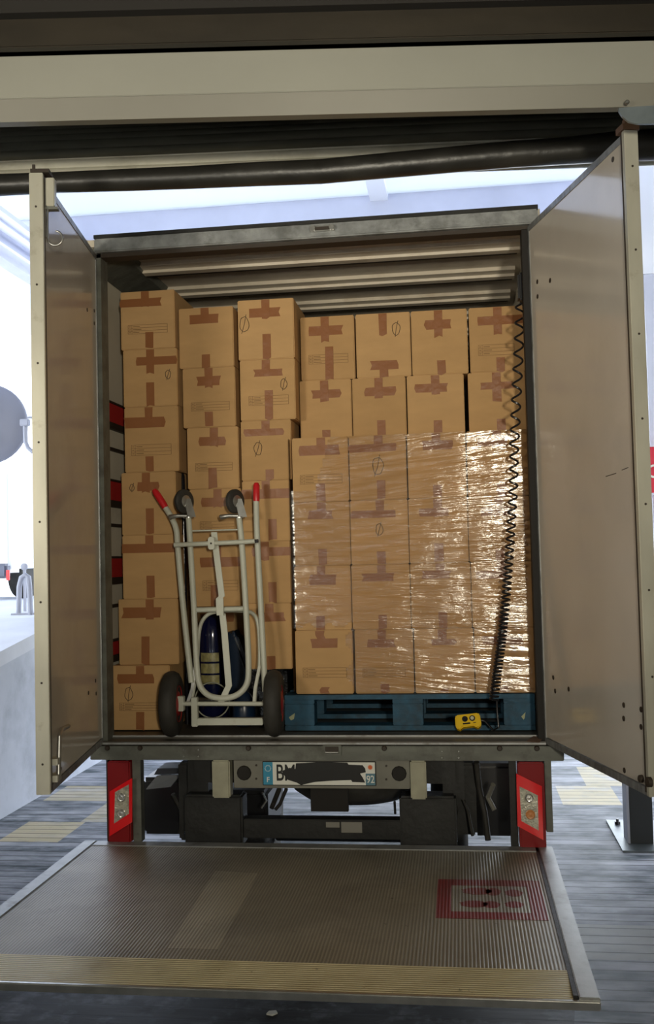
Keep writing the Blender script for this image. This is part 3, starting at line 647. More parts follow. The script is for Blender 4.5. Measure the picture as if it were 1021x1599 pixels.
for i, s_ in enumerate(spec1): carton(Y=Y1 if i < 6 else .25, z0=zs[i+1], z1=zs[i], depth=BW, **s_)
# second stack
Y2 = .31
zs = column(Y2, [(319, 480), (325, 574), (330, 667), (336, 763), (338, 851), (340, 947), (342, 1044)], BW)+[.006]
spec2 = [
 dict(px=(279, 365), top=(.48, .20), cross=(.21, .74, .73, .88), bottom=(.49, .22), m=0, label='plain carton, topmost of the second stack from the left'),
 dict(px=(285, 368), top=(.5, .34), cross=(.26, .72, .70, .85), bottom=(.49, .26), table=(.16, .88, .28, .42), m=1, label='carton second from top of the second stack, printed table above bottom tape'),
 dict(px=(292, 373), top=(.53, .32), cross=(.23, .74, .70, .84), bottom=(.49, .34), table=(.16, .87, .29, .42), m=0, label='carton in the second stack directly above the trolley castors'),
 dict(px=(296, 377), top=(.55, .34), cross=(.22, .76, .68, .84), table=(.2, .86, .26, .42), m=1, label='carton behind and between the two trolley castors'),
 dict(px=(301, 379), top=(.5, .35), cross=(.14, 1, .64, .80), bottom=(.44, .35), table=(.2, .9, .26, .42), m=0, label='carton seen behind the trolley centre strap below its round crossbar'),
 dict(px=(304, 381), cross=(.1, .8, .64, .8), top=(.5, .3), m=1, label='carton behind the gas cylinder, second from the bottom of its stack'),
 dict(px=(306, 383), top=(.5, .3), m=0, label='bottom carton hidden in the dark behind the gas cylinder')]
for i, s_ in enumerate(spec2): carton(Y=Y2 if i < 5 else .84, z0=zs[i+1], z1=zs[i], depth=BW if i < 5 else .3, **s_)
# third stack, standing on a black bundle
Y3 = .31
zs = column(Y3, [(414, 467), (417, 561), (418, 656), (418, 750), (420, 845), (421, 942), (422, 1045)], BW)
spec3 = [
 dict(px=(371, 459.5), top=(.5, .32), cross=(.22, .76, .70, .85), bottom=(.51, .42), mark=(.12, .60, .038), m=2, label='carton with a large pen loop at its upper left, topmost of the third stack'),
 dict(px=(374.5, 461.5), top=(.48, .25), cross=(.26, .78, .72, .84), bottom=(.52, .49), table=(.16, .87, .25, .40), mark=(.79, .58, .026), m=0, label='carton with small circled mark and printed table, second in the third stack'),
 dict(px=(376, 455.5), top=(.5, .2), cross=(.08, .84, .74, .86), bottom=(.56, .18), mark=(.34, .53, .032), m=1, label='carton with a crossed circle at its centre, directly below the printed-table carton'),
 dict(px=(378, 454), top=(.5, .25), cross=(.0, 1, .70, .86), bottom=(.62, .36), m=0, label='carton behind the red right grip of the trolley'),
 dict(px=(380, 455), top=(.46, .3), cross=(.18, 1, .76, .90), bottom=(.6, .34), m=1, label='carton to the right of the trolley frame, second from bottom of third stack'),
 dict(px=(384, 456), top=(.52, .2), cross=(.4, .86, .72, .86), bottom=(.54, .2), m=0, label='lowest carton of the third stack, resting on a black bundle')]
for i, s_ in enumerate(spec3): carton(Y=Y3, z0=zs[i+1], z1=zs[i], depth=BW, **s_)
zlow = zs[-1]
# pallet load
YP = .25; PT = .178
GP = 'cardboard cartons wrapped on the blue pallet'
zs = column(YP, [(640, 677), (640, 779), (640, 880), (640, 982)], BW)+[PT]
rows = [
 [dict(top=(.52, .16), cross=(.14, .86, .72, .88), bottom=(.5, .28), table=(.14, .88, .28, .42)), dict(top=(.52, .22), cross=(0, .82, .74, .86), bottom=(.55, .30), mark=(.5, .52, .042)), dict(top=(.5, .2), cross=(.25, .78, .74, .88), bottom=(.5, .2)), dict(top=(.5, .2), cross=(.2, .7, .76, .88), bottom=(.55, .18))],
 [dict(top=(.5, .16), cross=(.26, .70, .73, .86), bottom=(.5, .26)), dict(top=(.52, .2), cross=(.03, .8, .72, .84), mark=(.5, .54, .028), bottom=(.52, .2)), dict(top=(.5, .3), bottom=(.5, .3), cross=(.2, .7, .72, .84)), dict(top=(.5, .2), cross=(.2, .72, .7, .84), bottom=(.5, .2))],
 [dict(top=(.48, .16), cross=(.27, .76, .70, .86), bottom=(.45, .22)), dict(top=(.52, .2), cross=(.18, .74, .74, .86), bottom=(.52, .22)), dict(top=(.5, .2), cross=(.18, .68, .76, .88), bottom=(.52, .25)), dict(top=(.5, .2), cross=(.1, .6, .74, .86), bottom=(.5, .2))],
 [dict(top=(.45, .14), cross=(.27, .75, .72, .87), bottom=(.5, .11), table=(.13, .88, .26, .41)), dict(top=(.47, .2), cross=(.22, .70, .72, .84), bottom=(.5, .15), table=(.13, .85, .26, .40)), dict(top=(.48, .2), cross=(.3, .7, .74, .84), bottom=(.5, .07)), dict(top=(.5, .2), cross=(.15, .8, .74, .88), bottom=(.5, .1))]]
colpx = [[(456, 544.5), (545, 635), (636, 728), (729, 825)], [(459, 547), (547, 638), (638, 731), (731, 829)], [(460, 548.5), (549, 641), (641, 736), (736, 832)], [(461, 551.5), (554, 646), (647, 740.5), (741, 835.5)]]
cn = ['leftmost column', 'second column from the left', 'third column from the left', 'rightmost column']
rn = ['top film-wrapped row', 'second film-wrapped row', 'third film-wrapped row', 'bottom row standing on the blue pallet']
look = [['Carton with printed table and taped cross', 'Carton with faint pen loop under film', 'Film-glazed carton with glinting tape cross', 'Brightly glinting film-covered carton'],
        ['Plain carton with short taped T', 'Carton with small pen circle under film', 'Creased-film carton', 'Glaring film-covered carton behind the coiled cable'],
        ['Carton with blistered film knot', 'Dull film-covered carton', 'Film-covered carton with dark smeared tape', 'Glinting film-covered carton behind the cable'],
        ['Carton with faint printed table', 'Streaked film-covered carton', 'Horizontally streaked film-covered carton', 'Strongly streaked glinting carton']]
for r_ in range(4):
    for c_ in range(4):
        carton(px=colpx[r_][c_], Y=YP+.002*((r_*7+c_*3) % 3), z0=zs[r_+1], z1=zs[r_], depth=.385, m=(r_+c_) % 3, group=GP, label=look[r_][c_]+', '+cn[c_]+', '+rn[r_], **rows[r_][c_])
# two loose rows on top of the pallet load, set back
YT = .42
zt1 = zs[0]; zm = zz(640, 587, YT); ztt = zz(640, 486, YT)
GT = 'loose cartons on top of the wrapped pallet load'
r2 = [dict(px=(464.5, 549.5), top=(.48, .36), cross=(.22, .79, .70, .84), bottom=(.5, .18), m=0, label='Loose carton directly on the wrapped load, leftmost, next to the third stack'),
      dict(px=(550, 634.5), top=(.5, .34), cross=(.25, .80, .70, .84), bottom=(.53, .30), m=1, label='Loose carton directly on the wrapped load, second from the left'),
      dict(px=(635.5, 725.5), top=(.5, .32), cross=(.14, .72, .72, .86), bottom=(.53, .26), m=2, label='Loose carton directly on the wrapped load, third from the left'),
      dict(px=(731, 821.5), top=(.5, .48), cross=(.2, .80, .72, .84), bottom=(.56, .24), m=0, label='Loose carton directly on the wrapped load, rightmost, behind the coiled cable')]
r1 = [dict(px=(469, 554), top=(.46, .40), cross=(.17, .80, .70, .85), bottom=(.53, .52), table=(.15, .87, .26, .40), m=1, label='Uppermost loose carton with printed table, nearest the third stack'),
      dict(px=(555.5, 641.5), top=(.5, .34), mark=(.74, .74, .032), cross=(.25, .75, .12, .26), bottom=(.5, .22), m=2, label='Uppermost loose carton with a pen-crossed oval near its top right'),
      dict(px=(642, 730.5), top=(.49, .42), cross=(.25, .72, .70, .85), bottom=(.52, .22), m=0, label='Uppermost loose carton with a plain taped plus sign, third from the left'),
      dict(px=(732.5, 820), top=(.52, .42), cross=(.14, 1, .72, .86), table=(.16, .8, .26, .42), bottom=(.55, .22), m=1, label='Uppermost loose carton at the right, its tape passing behind the cable')]
for s_ in r2: carton(Y=YT, z0=zt1+.001, z1=zm, depth=.34, group=GT, **s_)
for s_ in r1: carton(Y=YT+.004, z0=zm, z1=ztt, depth=.34, group=GT, **s_)

# stretch film around the pallet load
def film_mat():
    m = bpy.data.materials.new('stretch_film'); m.use_nodes = True; N, L = nt(m); N.remove(N['Principled BSDF'])
    tc = N.new('ShaderNodeTexCoord')
    def noise(vec, det=3, dist=0, rot=(0, 0, 0)):
        mp = N.new('ShaderNodeMapping'); mp.inputs['Scale'].default_value = vec; mp.inputs['Rotation'].default_value = rot; L.new(tc.outputs['Object'], mp.inputs[0])
        n = N.new('ShaderNodeTexNoise'); n.inputs['Scale'].default_value = 1; n.inputs['Detail'].default_value = det; n.inputs['Distortion'].default_value = dist; L.new(mp.outputs[0], n.inputs['Vector']); return n.outputs[0]
    # creases fan out from the left: z' = (z - zc) / (1 + k (x - x0))
    sp = N.new('ShaderNodeSeparateXYZ'); L.new(tc.outputs['Object'], sp.inputs[0])
    def mth(op, a, b, c=None):
        n = N.new('ShaderNodeMath'); n.operation = op
        for i, q in enumerate((a, b, c)):
            if q is None: continue
            if isinstance(q, (int, float)): n.inputs[i].default_value = q
            else: L.new(q, n.inputs[i])
        return n.outputs[0]
    zf = mth('DIVIDE', mth('SUBTRACT', sp.outputs[2], .62), mth('MULTIPLY_ADD', sp.outputs[0], .22, 1.12))
    cb = N.new('ShaderNodeCombineXYZ'); L.new(sp.outputs[0], cb.inputs[0]); L.new(sp.outputs[1], cb.inputs[1]); L.new(zf, cb.inputs[2])
    class _T: outputs = {'Object': cb.outputs[0]}
    tc = _T
    n1 = noise((1.3, 2, 62), 4, .35); n2 = noise((3.5, 4, 30), 3, .9); n3 = noise((22, 10, 34), 3, .8)
    big = noise((2.6, 2, 3.4), 2)
    bm = N.new('ShaderNodeMapRange'); bm.inputs['From Min'].default_value = .35; bm.inputs['From Max'].default_value = .62; bm.inputs['To Min'].default_value = .35; bm.inputs['To Max'].default_value = 1.25; L.new(big, bm.inputs['Value'])
    ad = N.new('ShaderNodeMath'); ad.operation = 'MULTIPLY'; L.new(mth('MULTIPLY', mth('ADD', n1, n2), mth('MINIMUM', mth('MAXIMUM', mth('MULTIPLY_ADD', sp.outputs[0], .85, .78), .38), 1.15)), ad.inputs[0]); L.new(bm.outputs[0], ad.inputs[1])
    m3 = N.new('ShaderNodeMath'); m3.operation = 'MULTIPLY_ADD'; m3.inputs[1].default_value = .14; L.new(n3, m3.inputs[0]); L.new(ad.outputs[0], m3.inputs[2])
    bp = N.new('ShaderNodeBump'); bp.inputs['Strength'].default_value = .9; bp.inputs['Distance'].default_value = .008; L.new(m3.outputs[0], bp.inputs['Height'])
    gl = N.new('ShaderNodeBsdfGlossy'); gl.inputs['Color'].default_value = (.95, .93, .9, 1); gl.inputs['Roughness'].default_value = .15; L.new(bp.outputs[0], gl.inputs['Normal'])
    tr = N.new('ShaderNodeBsdfTransparent'); tr.inputs[0].default_value = (.93, .92, .90, 1)
    fz = N.new('ShaderNodeFresnel'); fz.inputs[0].default_value = 1.45; L.new(bp.outputs[0], fz.inputs['Normal'])
    mr = N.new('ShaderNodeMapRange'); mr.inputs['From Min'].default_value = 0; mr.inputs['From Max'].default_value = .42; mr.inputs['To Min'].default_value = .028; mr.inputs['To Max'].default_value = .85; L.new(fz.outputs[0], mr.inputs['Value'])
    mx = N.new('ShaderNodeMixShader'); L.new(mr.outputs[0], mx.inputs[0]); L.new(tr.outputs[0], mx.inputs[1]); L.new(gl.outputs[0], mx.inputs[2])
    L.new(mx.outputs[0], N['Material Output'].inputs[0]); return m
FILM = film_mat()
def film():
    x0 = atY(457, 880, YP).x-.008; x1 = atY(835, 1000, YP).x+.009; yf = YP-.008; yb = YP+.395
    V = []; Fs = []; nx, nz = 90, 110; z0, z1 = PT+.004, zs_top
    path = [(x0, yb)]+[(x0, yf+.004)]+[(x0+(x1-x0)*k/nx, yf) for k in range(1, nx)]+[(x1, yf+.004), (x1, yb)]
    n = len(path)
    for j in range(nz+1):
        z = z0+(z1-z0)*j/nz
        for i, (x, y) in enumerate(path):
            dy = .0022*math.sin(z*95+2.2*math.sin(x*3.1)+x*4)+.0016*math.sin(z*210-x*9+1.5*math.sin(x*5+z*7))
            V.append((x, y-abs(dy)*(1 if 1 <= i < n-1 else 0), z))
    for j in range(nz):
        for i in range(n-1):
            # the torn lower-left corner of the wrap stops short of the bottom row
            x = path[i][0]; z = z0+(z1-z0)*j/nz
            if 0 < i < n-2 and x < x0+.27+.02*math.sin(z*40) and z < .50+.012*math.sin(x*60): continue
            if 0 < i < n-2 and x < x0+.20-.3*(z1-z) and z > 1.16: continue
            Fs.append((j*n+i, j*n+i+1, (j+1)*n+i+1, (j+1)*n+i))
    mb = MB(); mb.add(V, Fs, True); o = _mkroot(mb, 'stretch_film', FILM, (.44, YP, PT))
    tag(o, 'clear wrinkled stretch film wrapped around the four lower rows of cartons on the pallet', 'plastic film')
zs_top = zs[0]-.002
film()

# blue pallet
PXL, PXR = -.193, 1.0; PW = PXR-PXL; PYF = .225; PD = .80
P = thing('pallet', ((PXL+PXR)/2, PYF+PD/2, 0.005), 'worn blue wooden pallet under the film-wrapped cartons', 'pallet')
for y in (PYF, PYF+.175, PYF+.35, PYF+.525, PYF+.70):
    MB().box(PXL, PXR, y, y+.10 if y > PYF else y+.14, PT-.024, PT-.002).build('deck_board', BLUE, P, .002)
for xc in (PXL+.0, PXL+PW/2-.0725, PXR-.145-.0):
    MB().box(xc, xc+.145, PYF+.01, PYF+PD, PT-.046, PT-.024).build('stringer_board', BLUE, P, .002)
    for y in (PYF+.004, PYF+PD/2-.05, PYF+PD-.1):
        bk = MB().box(xc, xc+.145, y, y+.1, .03, PT-.046).build('block', BLUE, P, .003)
        if y < PYF+.01:
            MB().prism([(xc+.02+.06*(xc > .5), y-.0008, .07), (xc+.05+.05*(xc > .5), y-.0008, .09), (xc+.045+.05*(xc > .5), y-.0008, .062), (xc+.03+.06*(xc > .5), y-.0008, .055)], (0, .0009, 0)).build('worn_spot', BLUE if xc > .2 and xc < .6 else WORN, bk)
for y in (PYF+.004, PYF+PD/2-.05, PYF+PD-.1):
    MB().box(PXL, PXR, y, y+.1, .006, .029).build('bottom_board', BLUE, P, .002)

# black bundle under the third stack
x0, x1 = atY(388, 1080, .42).x, atY(448, 1080, .42).x
mb = MB(); nx, nz = 14, 10
b = MB().box(x0, x1, .42, .78, .006, zlow-.004)
o = _mkroot(b, 'wrapped_bundle', mat('black_film', (.012, .012, .013), .18, 0, 0, bump=1.0, bscale=14), ((x0+x1)/2, .6, .006), .02)
tag(o, 'glossy black plastic-wrapped bundle on the truck floor under the third carton stack', 'bundle')
# black plastic sheet between the stacks and over the fourth carton
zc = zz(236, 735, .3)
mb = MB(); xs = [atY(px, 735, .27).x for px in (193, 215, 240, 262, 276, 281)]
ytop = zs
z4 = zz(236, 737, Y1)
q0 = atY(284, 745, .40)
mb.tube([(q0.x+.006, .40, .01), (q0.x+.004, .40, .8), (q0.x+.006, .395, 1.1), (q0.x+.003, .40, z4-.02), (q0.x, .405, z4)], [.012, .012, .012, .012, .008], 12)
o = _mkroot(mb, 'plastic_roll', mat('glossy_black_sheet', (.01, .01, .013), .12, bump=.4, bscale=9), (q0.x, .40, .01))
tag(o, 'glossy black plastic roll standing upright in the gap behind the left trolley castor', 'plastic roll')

# ================================================================== HAND TROLLEY
TY = lambda py: .11+.10*max(0, (1095-py))/340.0           # leans back against the cartons
def tp(x, y, dy=0): return atY(x, y, TY(y)+dy)
HT = thing('hand_truck', (-.5, .13, .004), 'white tubular hand truck with red grips leaning against the left carton stacks', 'hand truck')
HT['_o'] = [-.5, .13, .004]
def tt(name, pts, r_, m=WHITEP, dy=0, seg=12, par=HT): return MB().tube([tp(x, y, dy) for x, y in pts], r_, seg).build(name, m, par)
R1 = .0145
def smooth(pts, n=2):
    for _ in range(n):
        q = [pts[0]]
        for a_, b_ in zip(pts, pts[1:]): q += [tuple(.75*u+.25*v for u, v in zip(a_, b_)), tuple(.25*u+.75*v for u, v in zip(a_, b_))]
        pts = q+[pts[-1]]
    return pts
lr = tt('handle_rail', smooth([(258, 792), (267, 806), (276, 826), (277, 850), (287, 960), (299, 1066)]), R1, dy=-.02)
tt('grip', [(240.5, 765), (244, 770), (255, 787), (258.5, 793)], [.012, .0175, .0175, .016], RED, -.02, par=lr)
rr_ = tt('handle_rail', smooth([(400, 782), (400.5, 815), (402, 850), (408, 960), (414, 1080)]), R1, dy=-.0)
tt('grip', [(400.3, 754), (400.3, 758), (400.3, 779), (400.3, 783)], [.010, .0165, .0165, .015], RED, par=rr_)
tt('inner_frame', smooth([(294.5, 808), (297, 850), (303, 950), (307, 1045), (311, 1072), (325, 1087), (345, 1091), (368, 1088), (386, 1072), (389, 1045), (384, 950), (378, 850), (373, 806)], 3), R1, dy=-.03)
tt('frame_crossbar', [(307, 952.5), (380, 950.5)], .0125, dy=-.03)
tt('spacer_bar', [(299, 829), (372, 827)], .004, dy=-.02)
cb = tt('swivel_crossbar', [(272, 851), (330, 848.5), (385, 846), (398, 845)], .0115, dy=-.055)
tt('crossbar_end', [(398, 845), (403.5, 844.5)], .008, BLK, -.055, par=cb)
c = tp(329.5, 848.5, -.07); MB().prism([c+Vector((x, 0, z)) for x, z in [(-.016, -.02), (-.016, .022), (-.008, .032), (.008, .032), (.016, .022), (.016, -.02), (.01, -.03), (-.01, -.03)]], (0, .012, 0)).build('clamp_plate', WHITEP, cb, .002)
MB().lathe(c, (0, -1, 0), [(.005, -.001), (.005, .003)], 8).build('clamp_bolt', HOLE, cb)
# strap (flat bar down the middle)
def flatbar(name, pts, wd_, dy, th=.006, m=WHITEP, par=HT):
    mb = MB(); P_ = [tp(x, y, dy) for x, y in pts]
    V = []
    for i, p in enumerate(P_): V += [p+Vector((-wd_/2, 0, 0)), p+Vector((wd_/2, 0, 0)), p+Vector((wd_/2, th, 0)), p+Vector((-wd_/2, th, 0))]
    Fs = [(0, 1, 2, 3), tuple(len(V)-4+k for k in (3, 2, 1, 0))]
    for i in range(len(P_)-1):
        for k in range(4): Fs.append((4*i+k, 4*i+(k+1) % 4, 4*i+4+(k+1) % 4, 4*i+4+k))
    mb.add(V, Fs); return mb.build(name, m, par, .0015)
flatbar('release_bar', [(334, 831), (336, 850), (346, 931), (341.5, 935), (342.5, 958)], .030, -.042)
flatbar('release_bar_lower', [(347, 958), (350, 985), (357, 1071), (344, 1098)], .031, -.036)
flatbar('release_clip', [(343, 934), (343.5, 961)], .034, -.055, .01)
# rear hoop (folded toe frame)
tt('folding_hoop', smooth([(298, 1100), (302, 1078), (308, 1040), (310, 985), (317, 965), (333, 954), (386, 953), (400, 961), (405, 985), (406, 1040), (399, 1070), (397, 1102)], 2), .0095, dy=.035)
ax = tt('axle', [(277, 1099), (412, 1099)], .0105, dy=-.045)
c = tp(277, 1099, -.05); MB().box(c.x-.008, c.x+.03, c.y-.006, c.y+.03, c.z-.035, c.z+.035).build('axle_bracket', WHITEP, ax, .003)
c0, c1 = tp(301, 1127, -.05), tp(411, 1127, -.05)
MB().box(c0.x, c1.x, c0.y-.008, c0.y+.03, c0.z-.016, c0.z+.016).build('toe_bar', WHITEP, HT, .004)
c2 = tp(302, 1070, -.05); MB().box(c0.x-.004, c0.x+.026, c0.y-.012, c0.y+.02, c0.z-.022, c0.z+.115).build('toe_upright', WHITEP, HT, .003)
flatbar('toe_brace', [(305, 1040), (300, 1075), (292, 1100)], .016, -.02, .005, ZINC)
flatbar('toe_brace', [(405, 1040), (398, 1075), (396, 1102)], .014, -.02, .005, WHITEP)
# pneumatic wheels
def wheel(px, yawdeg, name='pneumatic_wheel'):
    c = atY(px, 1094, .092); c.z = .158; a_ = math.radians(yawdeg); ax_ = Vector((math.cos(a_), math.sin(a_), 0)); h = .041
    o = MB().lathe(c-ax_*h, ax_, [(.085, .008), (.095, .003), (.125, .0), (.146, .012), (.154, .028), (.156, .041), (.154, .054), (.146, .07), (.125, .082), (.095, .079), (.085, .074)], 40).build(name, RUB, HT)
    MB().lathe(c-ax_*h, ax_, [(.02, -.004), (.05, .002), (.062, .012), (.082, .014), (.088, .006), (.086, .078), (.082, .07), (.062, .072), (.05, .08), (.02, .086)], 28).build('wheel_rim', mat('red_rim', (.30, .014, .012), .4), o)
    MB().lathe(c-ax_*h, ax_, [(.014, -.016), (.018, -.012), (.018, .084), (.014, .088)], 14).build('wheel_hub', ZINC, o)
wheel(268, 6); wheel(428, 6)
# castors, pointing up
def castor(px, py, s):
    k = tp(px, 809, -.03)
    o = MB().lathe(k, (0, 0, 1), [(.022, 0), (.022, .006), (.015, .009)], 16).build('castor_plate', ZINC, HT)
    wc = tp(px-7, py, -.02); ax_ = Vector((.86, -.5, 0)).normalized()
    MB().lathe(wc-ax_*.014, ax_, [(.03, .001), (.052, 0), (.060, .007), (.060, .021), (.052, .028), (.03, .027)], 28).build('castor_wheel', RUB, o)
    MB().lathe(wc-ax_*.018, ax_, [(.008, -.003), (.030, .003), (.030, .033), (.008, .039)], 18).build('castor_hub', ZINC, o)
    MB().prism([wc+ax_*.02+v for v in (Vector((-.016, 0, .012)), Vector((.016, 0, .012)), k-wc+Vector((.02, 0, .004)), k-wc+Vector((-.02, 0, .004)))], ax_*.003).build('castor_fork', ZINC, o)
    MB().tube([k+Vector((-.005, -.012, .01)), k+Vector((-.05, -.02, .012)), k+Vector((-.088, -.02, .006)), k+Vector((-.092, -.02, .004))], [.009, .010, .014, .010], 10).build('brake_lever', ZINC, o)
castor(294.5, 783, 1); castor(374, 783, 1)

# gas cylinder and neighbours behind the trolley
cb_ = atY(330, 1060, .52); top = zz(330, 958, .5)
G = thing('gas_cylinder', (cb_.x, .56, .006), 'dark navy gas cylinder with a worn label standing behind the hand truck', 'gas cylinder')
R_ = .078
MB().lathe((cb_.x, .56, .006), (0, 0, 1), [(.07, 0), (R_, .01), (R_, top-.13), (R_*.96, top-.09), (R_*.8, top-.045), (R_*.5, top-.015), (.022, top-.005), (.02, top)], 40).build('cylinder_body', NAVY, G)
for z0_, z1_ in ((.315, .36), (.255, .305), (.20, .245)):
    mbx = MB(); n = 12; V = []
    for k in range(n+1):
        a_ = math.radians(-128+76*k/n); V += [(cb_.x+(R_+.0008)*math.cos(a_), .56+(R_+.0008)*math.sin(a_), z0_), (cb_.x+(R_+.0008)*math.cos(a_), .56+(R_+.0008)*math.sin(a_), z1_)]
    mbx.add(V, [(2*k, 2*k+2, 2*k+3, 2*k+1) for k in range(n)], True); mbx.build('cylinder_label', LABEL, G)
MB().torus((cb_.x, .56, .12), (0, 0, 1), R_+.002, .012, 36, 10).build('cylinder_collar', ZINC, G)
cj = atY(368, 1040, .66)
J = _mkroot(MB().prism([(cj.x-.07, .66, .006), (cj.x+.07, .66, .006), (cj.x+.07, .66, .26), (cj.x+.01, .66, .44), (cj.x-.03, .66, .47), (cj.x-.06, .66, .42)], (0, .15, 0)), 'canister', NAVYP, (cj.x, .74, .006), .02)
tag(J, 'dark blue canister with a slanted shoulder right of the gas cylinder', 'canister')
cr = atY(332, 1093, .34); mbx = MB()
mbx.torus((cr.x, .33, cr.z), (0, 1, 0), .088, .0035, 48, 8)
o = _mkroot(mbx, 'wire_hoop', CLEARR, (cr.x, .33, cr.z-.088)); tag(o, 'thin pale round hoop standing on edge in front of the gas cylinder foot', 'hoop')
cs = atY(384, 1085, .40)
o = _mkroot(MB().lathe((cs.x, .35, .006), (0, 0, 1), [(.03, 0), (.05, .01), (.058, .05), (.055, .12), (.035, .16), (.018, .17), (.018, .19)], 28), 'jar', NAVYP, (cs.x, .35, .006))
tag(o, 'small dark rounded jar beside the right trolley wheel', 'jar')

# ================================================================== REMOTE CONTROL ON ITS COILED CABLE
q = atY(731, 1133, .165)
RC = thing('remote_control', (q.x, .17, .013), 'yellow two-button remote control lying on the truck sill with a black coiled cable', 'remote control')
ang = math.radians(-6); tilt = math.radians(52)
ex = Vector((math.cos(ang), 0, -math.sin(ang))); ez = Vector((math.sin(ang), 0, math.cos(ang)))
eu = (ez*math.cos(math.radians(28))+Vector((0, math.sin(math.radians(28)), 0))).normalized(); en = ex.cross(eu).normalized()
if en.y > 0: en = -en
cen = Vector((q.x, .165, .056))
out = [(-.058, .026), (-.050, .034), (.050, .034), (.058, .026), (.06, -.022), (.05, -.036), (.034, -.036), (.030, -.026), (-.030, -.026), (-.034, -.036), (-.05, -.036), (-.06, -.022)]
MB().prism([cen+ex*a_+eu*b_+en*.016 for a_, b_ in out], -en*.034).build('casing', YEL, RC, .004)
for dx, mm in ((-.013, BLK), (.021, mat('pale_button', (.55, .55, .40), .4))):
    bt = MB().lathe(cen+ex*dx+eu*.010+en*.015, en, [(.0135, 0), (.0135, .004)], 20).build('button_ring', BLK, RC)
    MB().lathe(cen+ex*dx+eu*.010+en*.019, en, [(.009, 0), (.008, .004)], 18).build('button', mm, bt)
MB().obox(cen+ex*-.008+eu*-.012+en*.0165, ex*.017, eu*.0035, en*.0008).build('caption_strip', BLK, RC)
MB().obox(cen+ex*.03+eu*-.012+en*.0165, ex*.006, eu*.0015, en*.0008).build('caption_strip', BLK, RC)
# coil
YC = .115
cp = [(812, 468), (812, 490), (809, 560), (806, 620), (803, 690), (801.5, 760), (796, 850), (790, 930), (783, 1000), (776, 1050), (771, 1094)]
def pathpt(t):
    t = t*(len(cp)-1); i = min(int(t), len(cp)-2); f_ = t-i; return (cp[i][0]*(1-f_)+cp[i+1][0]*f_, cp[i][1]*(1-f_)+cp[i+1][1]*f_)
pts = []; ph = 0; yprev = cp[0][1]; n = 1500
for k in range(n+1):
    x, y = pathpt(k/n); pitch = 24 if y < 640 else (24-(y-640)/250*14 if y < 890 else max(5.6, 10-(y-890)/110*4.4))
    ph += 2*math.pi*(y-yprev)/pitch; yprev = y
    amp = .0205 if y < 700 else .0185
    c = atY(x, y, YC); pts.append(c+Vector((amp*math.cos(ph), amp*.9*math.sin(ph), 0)))
MB().tube(pts, .0052, 6).build('coiled_cable', BLK, RC)
e0 = pts[-1]; e1 = cen+ex*.06
MB().tube([e0, e0+Vector((-.0, 0, -.05)), Vector((e0.x+.005, YC+.0, .04)), Vector((e0.x-.02, YC+.02, .022)), e1+Vector((.02, 0, -.004)), e1], .005, 8).build('cable_tail', BLK, RC)

# scrap of card on the sill, right
a_ = [atZ(x, y, .006) for x, y in ((822, 1158), (842, 1160), (848, 1152), (833, 1150))]
o = _mkroot(MB().prism([a_[0], a_[1], a_[2], a_[3]], (0, 0, .002)), 'cardboard_scrap', mat('scrap_card', (.16, .10, .07), .8), a_[0]); tag(o, 'small brown cardboard scrap on the right end of the truck sill', 'scrap')

# ================================================================== AROUND THE TRUCK
# bits of litter on the boards
q = atZ(425, 1583, GZ); tag(_mkroot(MB().prism([q+Vector(v) for v in ((-.022, -.012, 0), (.004, -.02, 0), (.022, .0, 0), (.012, .02, 0), (-.016, .012, 0))], (0, 0, .006)), 'paper_scrap', PLW, q), 'small white paper scrap on the dark boards in front of the tail lift', 'litter')
# steel post on its base plate
pb = Vector((1.70, 1.93, GZ))
SP = thing('steel_post', (1.77, 2.02, GZ), 'dark steel post bolted to the floor beneath the right truck door', 'post')
MB().box(1.67, 1.81, 1.90, 2.06, GZ+.012, 4.4).build('post_shaft', POST, SP, .003)
MB().box(1.655, 1.67, 1.90, 2.06, GZ+.012, 4.4).build('post_lit_face', LIL2, SP)  # lit left face of the post, put in as a paler colour
MB().prism([(1.70, 2.46, GZ+.001), (1.60, 2.46, GZ+.001), (1.60, 1.75, GZ+.001), (2.35, 1.75, GZ+.001), (2.35, 2.46, GZ+.001)], (0, 0, .012)).build('base_plate', BASEP, SP)
for x, y in ((1.66, 2.35), (1.95, 2.1), (1.84, 1.86), (2.1, 2.3)):
    MB().lathe((x, y, GZ+.013), (0, 0, 1), [(.02, 0), (.02, .018), (.01, .018), (.01, .035)], 6).build('anchor_bolt', BLK, SP)
# red sign
a0, a1 = atY(1009, 770, 4.0), atY(1009, 698, 4.0)
SG = thing('sign', (a0.x+.3, 4.0, a0.z), 'red sign with a white letter C at the right edge', 'sign')
MB().box(a0.x-.02, a0.x+.6, 4.0, 4.02, a0.z, a1.z).build('sign_panel', SIGNR, SG)
f_ = MB(); f_.box(a0.x-.03, a0.x+.61, 3.99, 4.03, a1.z, a1.z+.02); f_.box(a0.x-.03, a0.x+.61, 3.99, 4.03, a0.z-.02, a0.z); f_.build('sign_frame', LIL, SG)
q = atY(1020, 737, 3.99); text('C', 'sign_letter', (q.x, 3.995, q.z), (1, 0, 0), (0, 0, 1), .115, PLW, SG)
MB().box(a0.x+.25, a0.x+.30, 4.02, 4.07, GZ, a1.z).build('sign_post', LIL, SG)
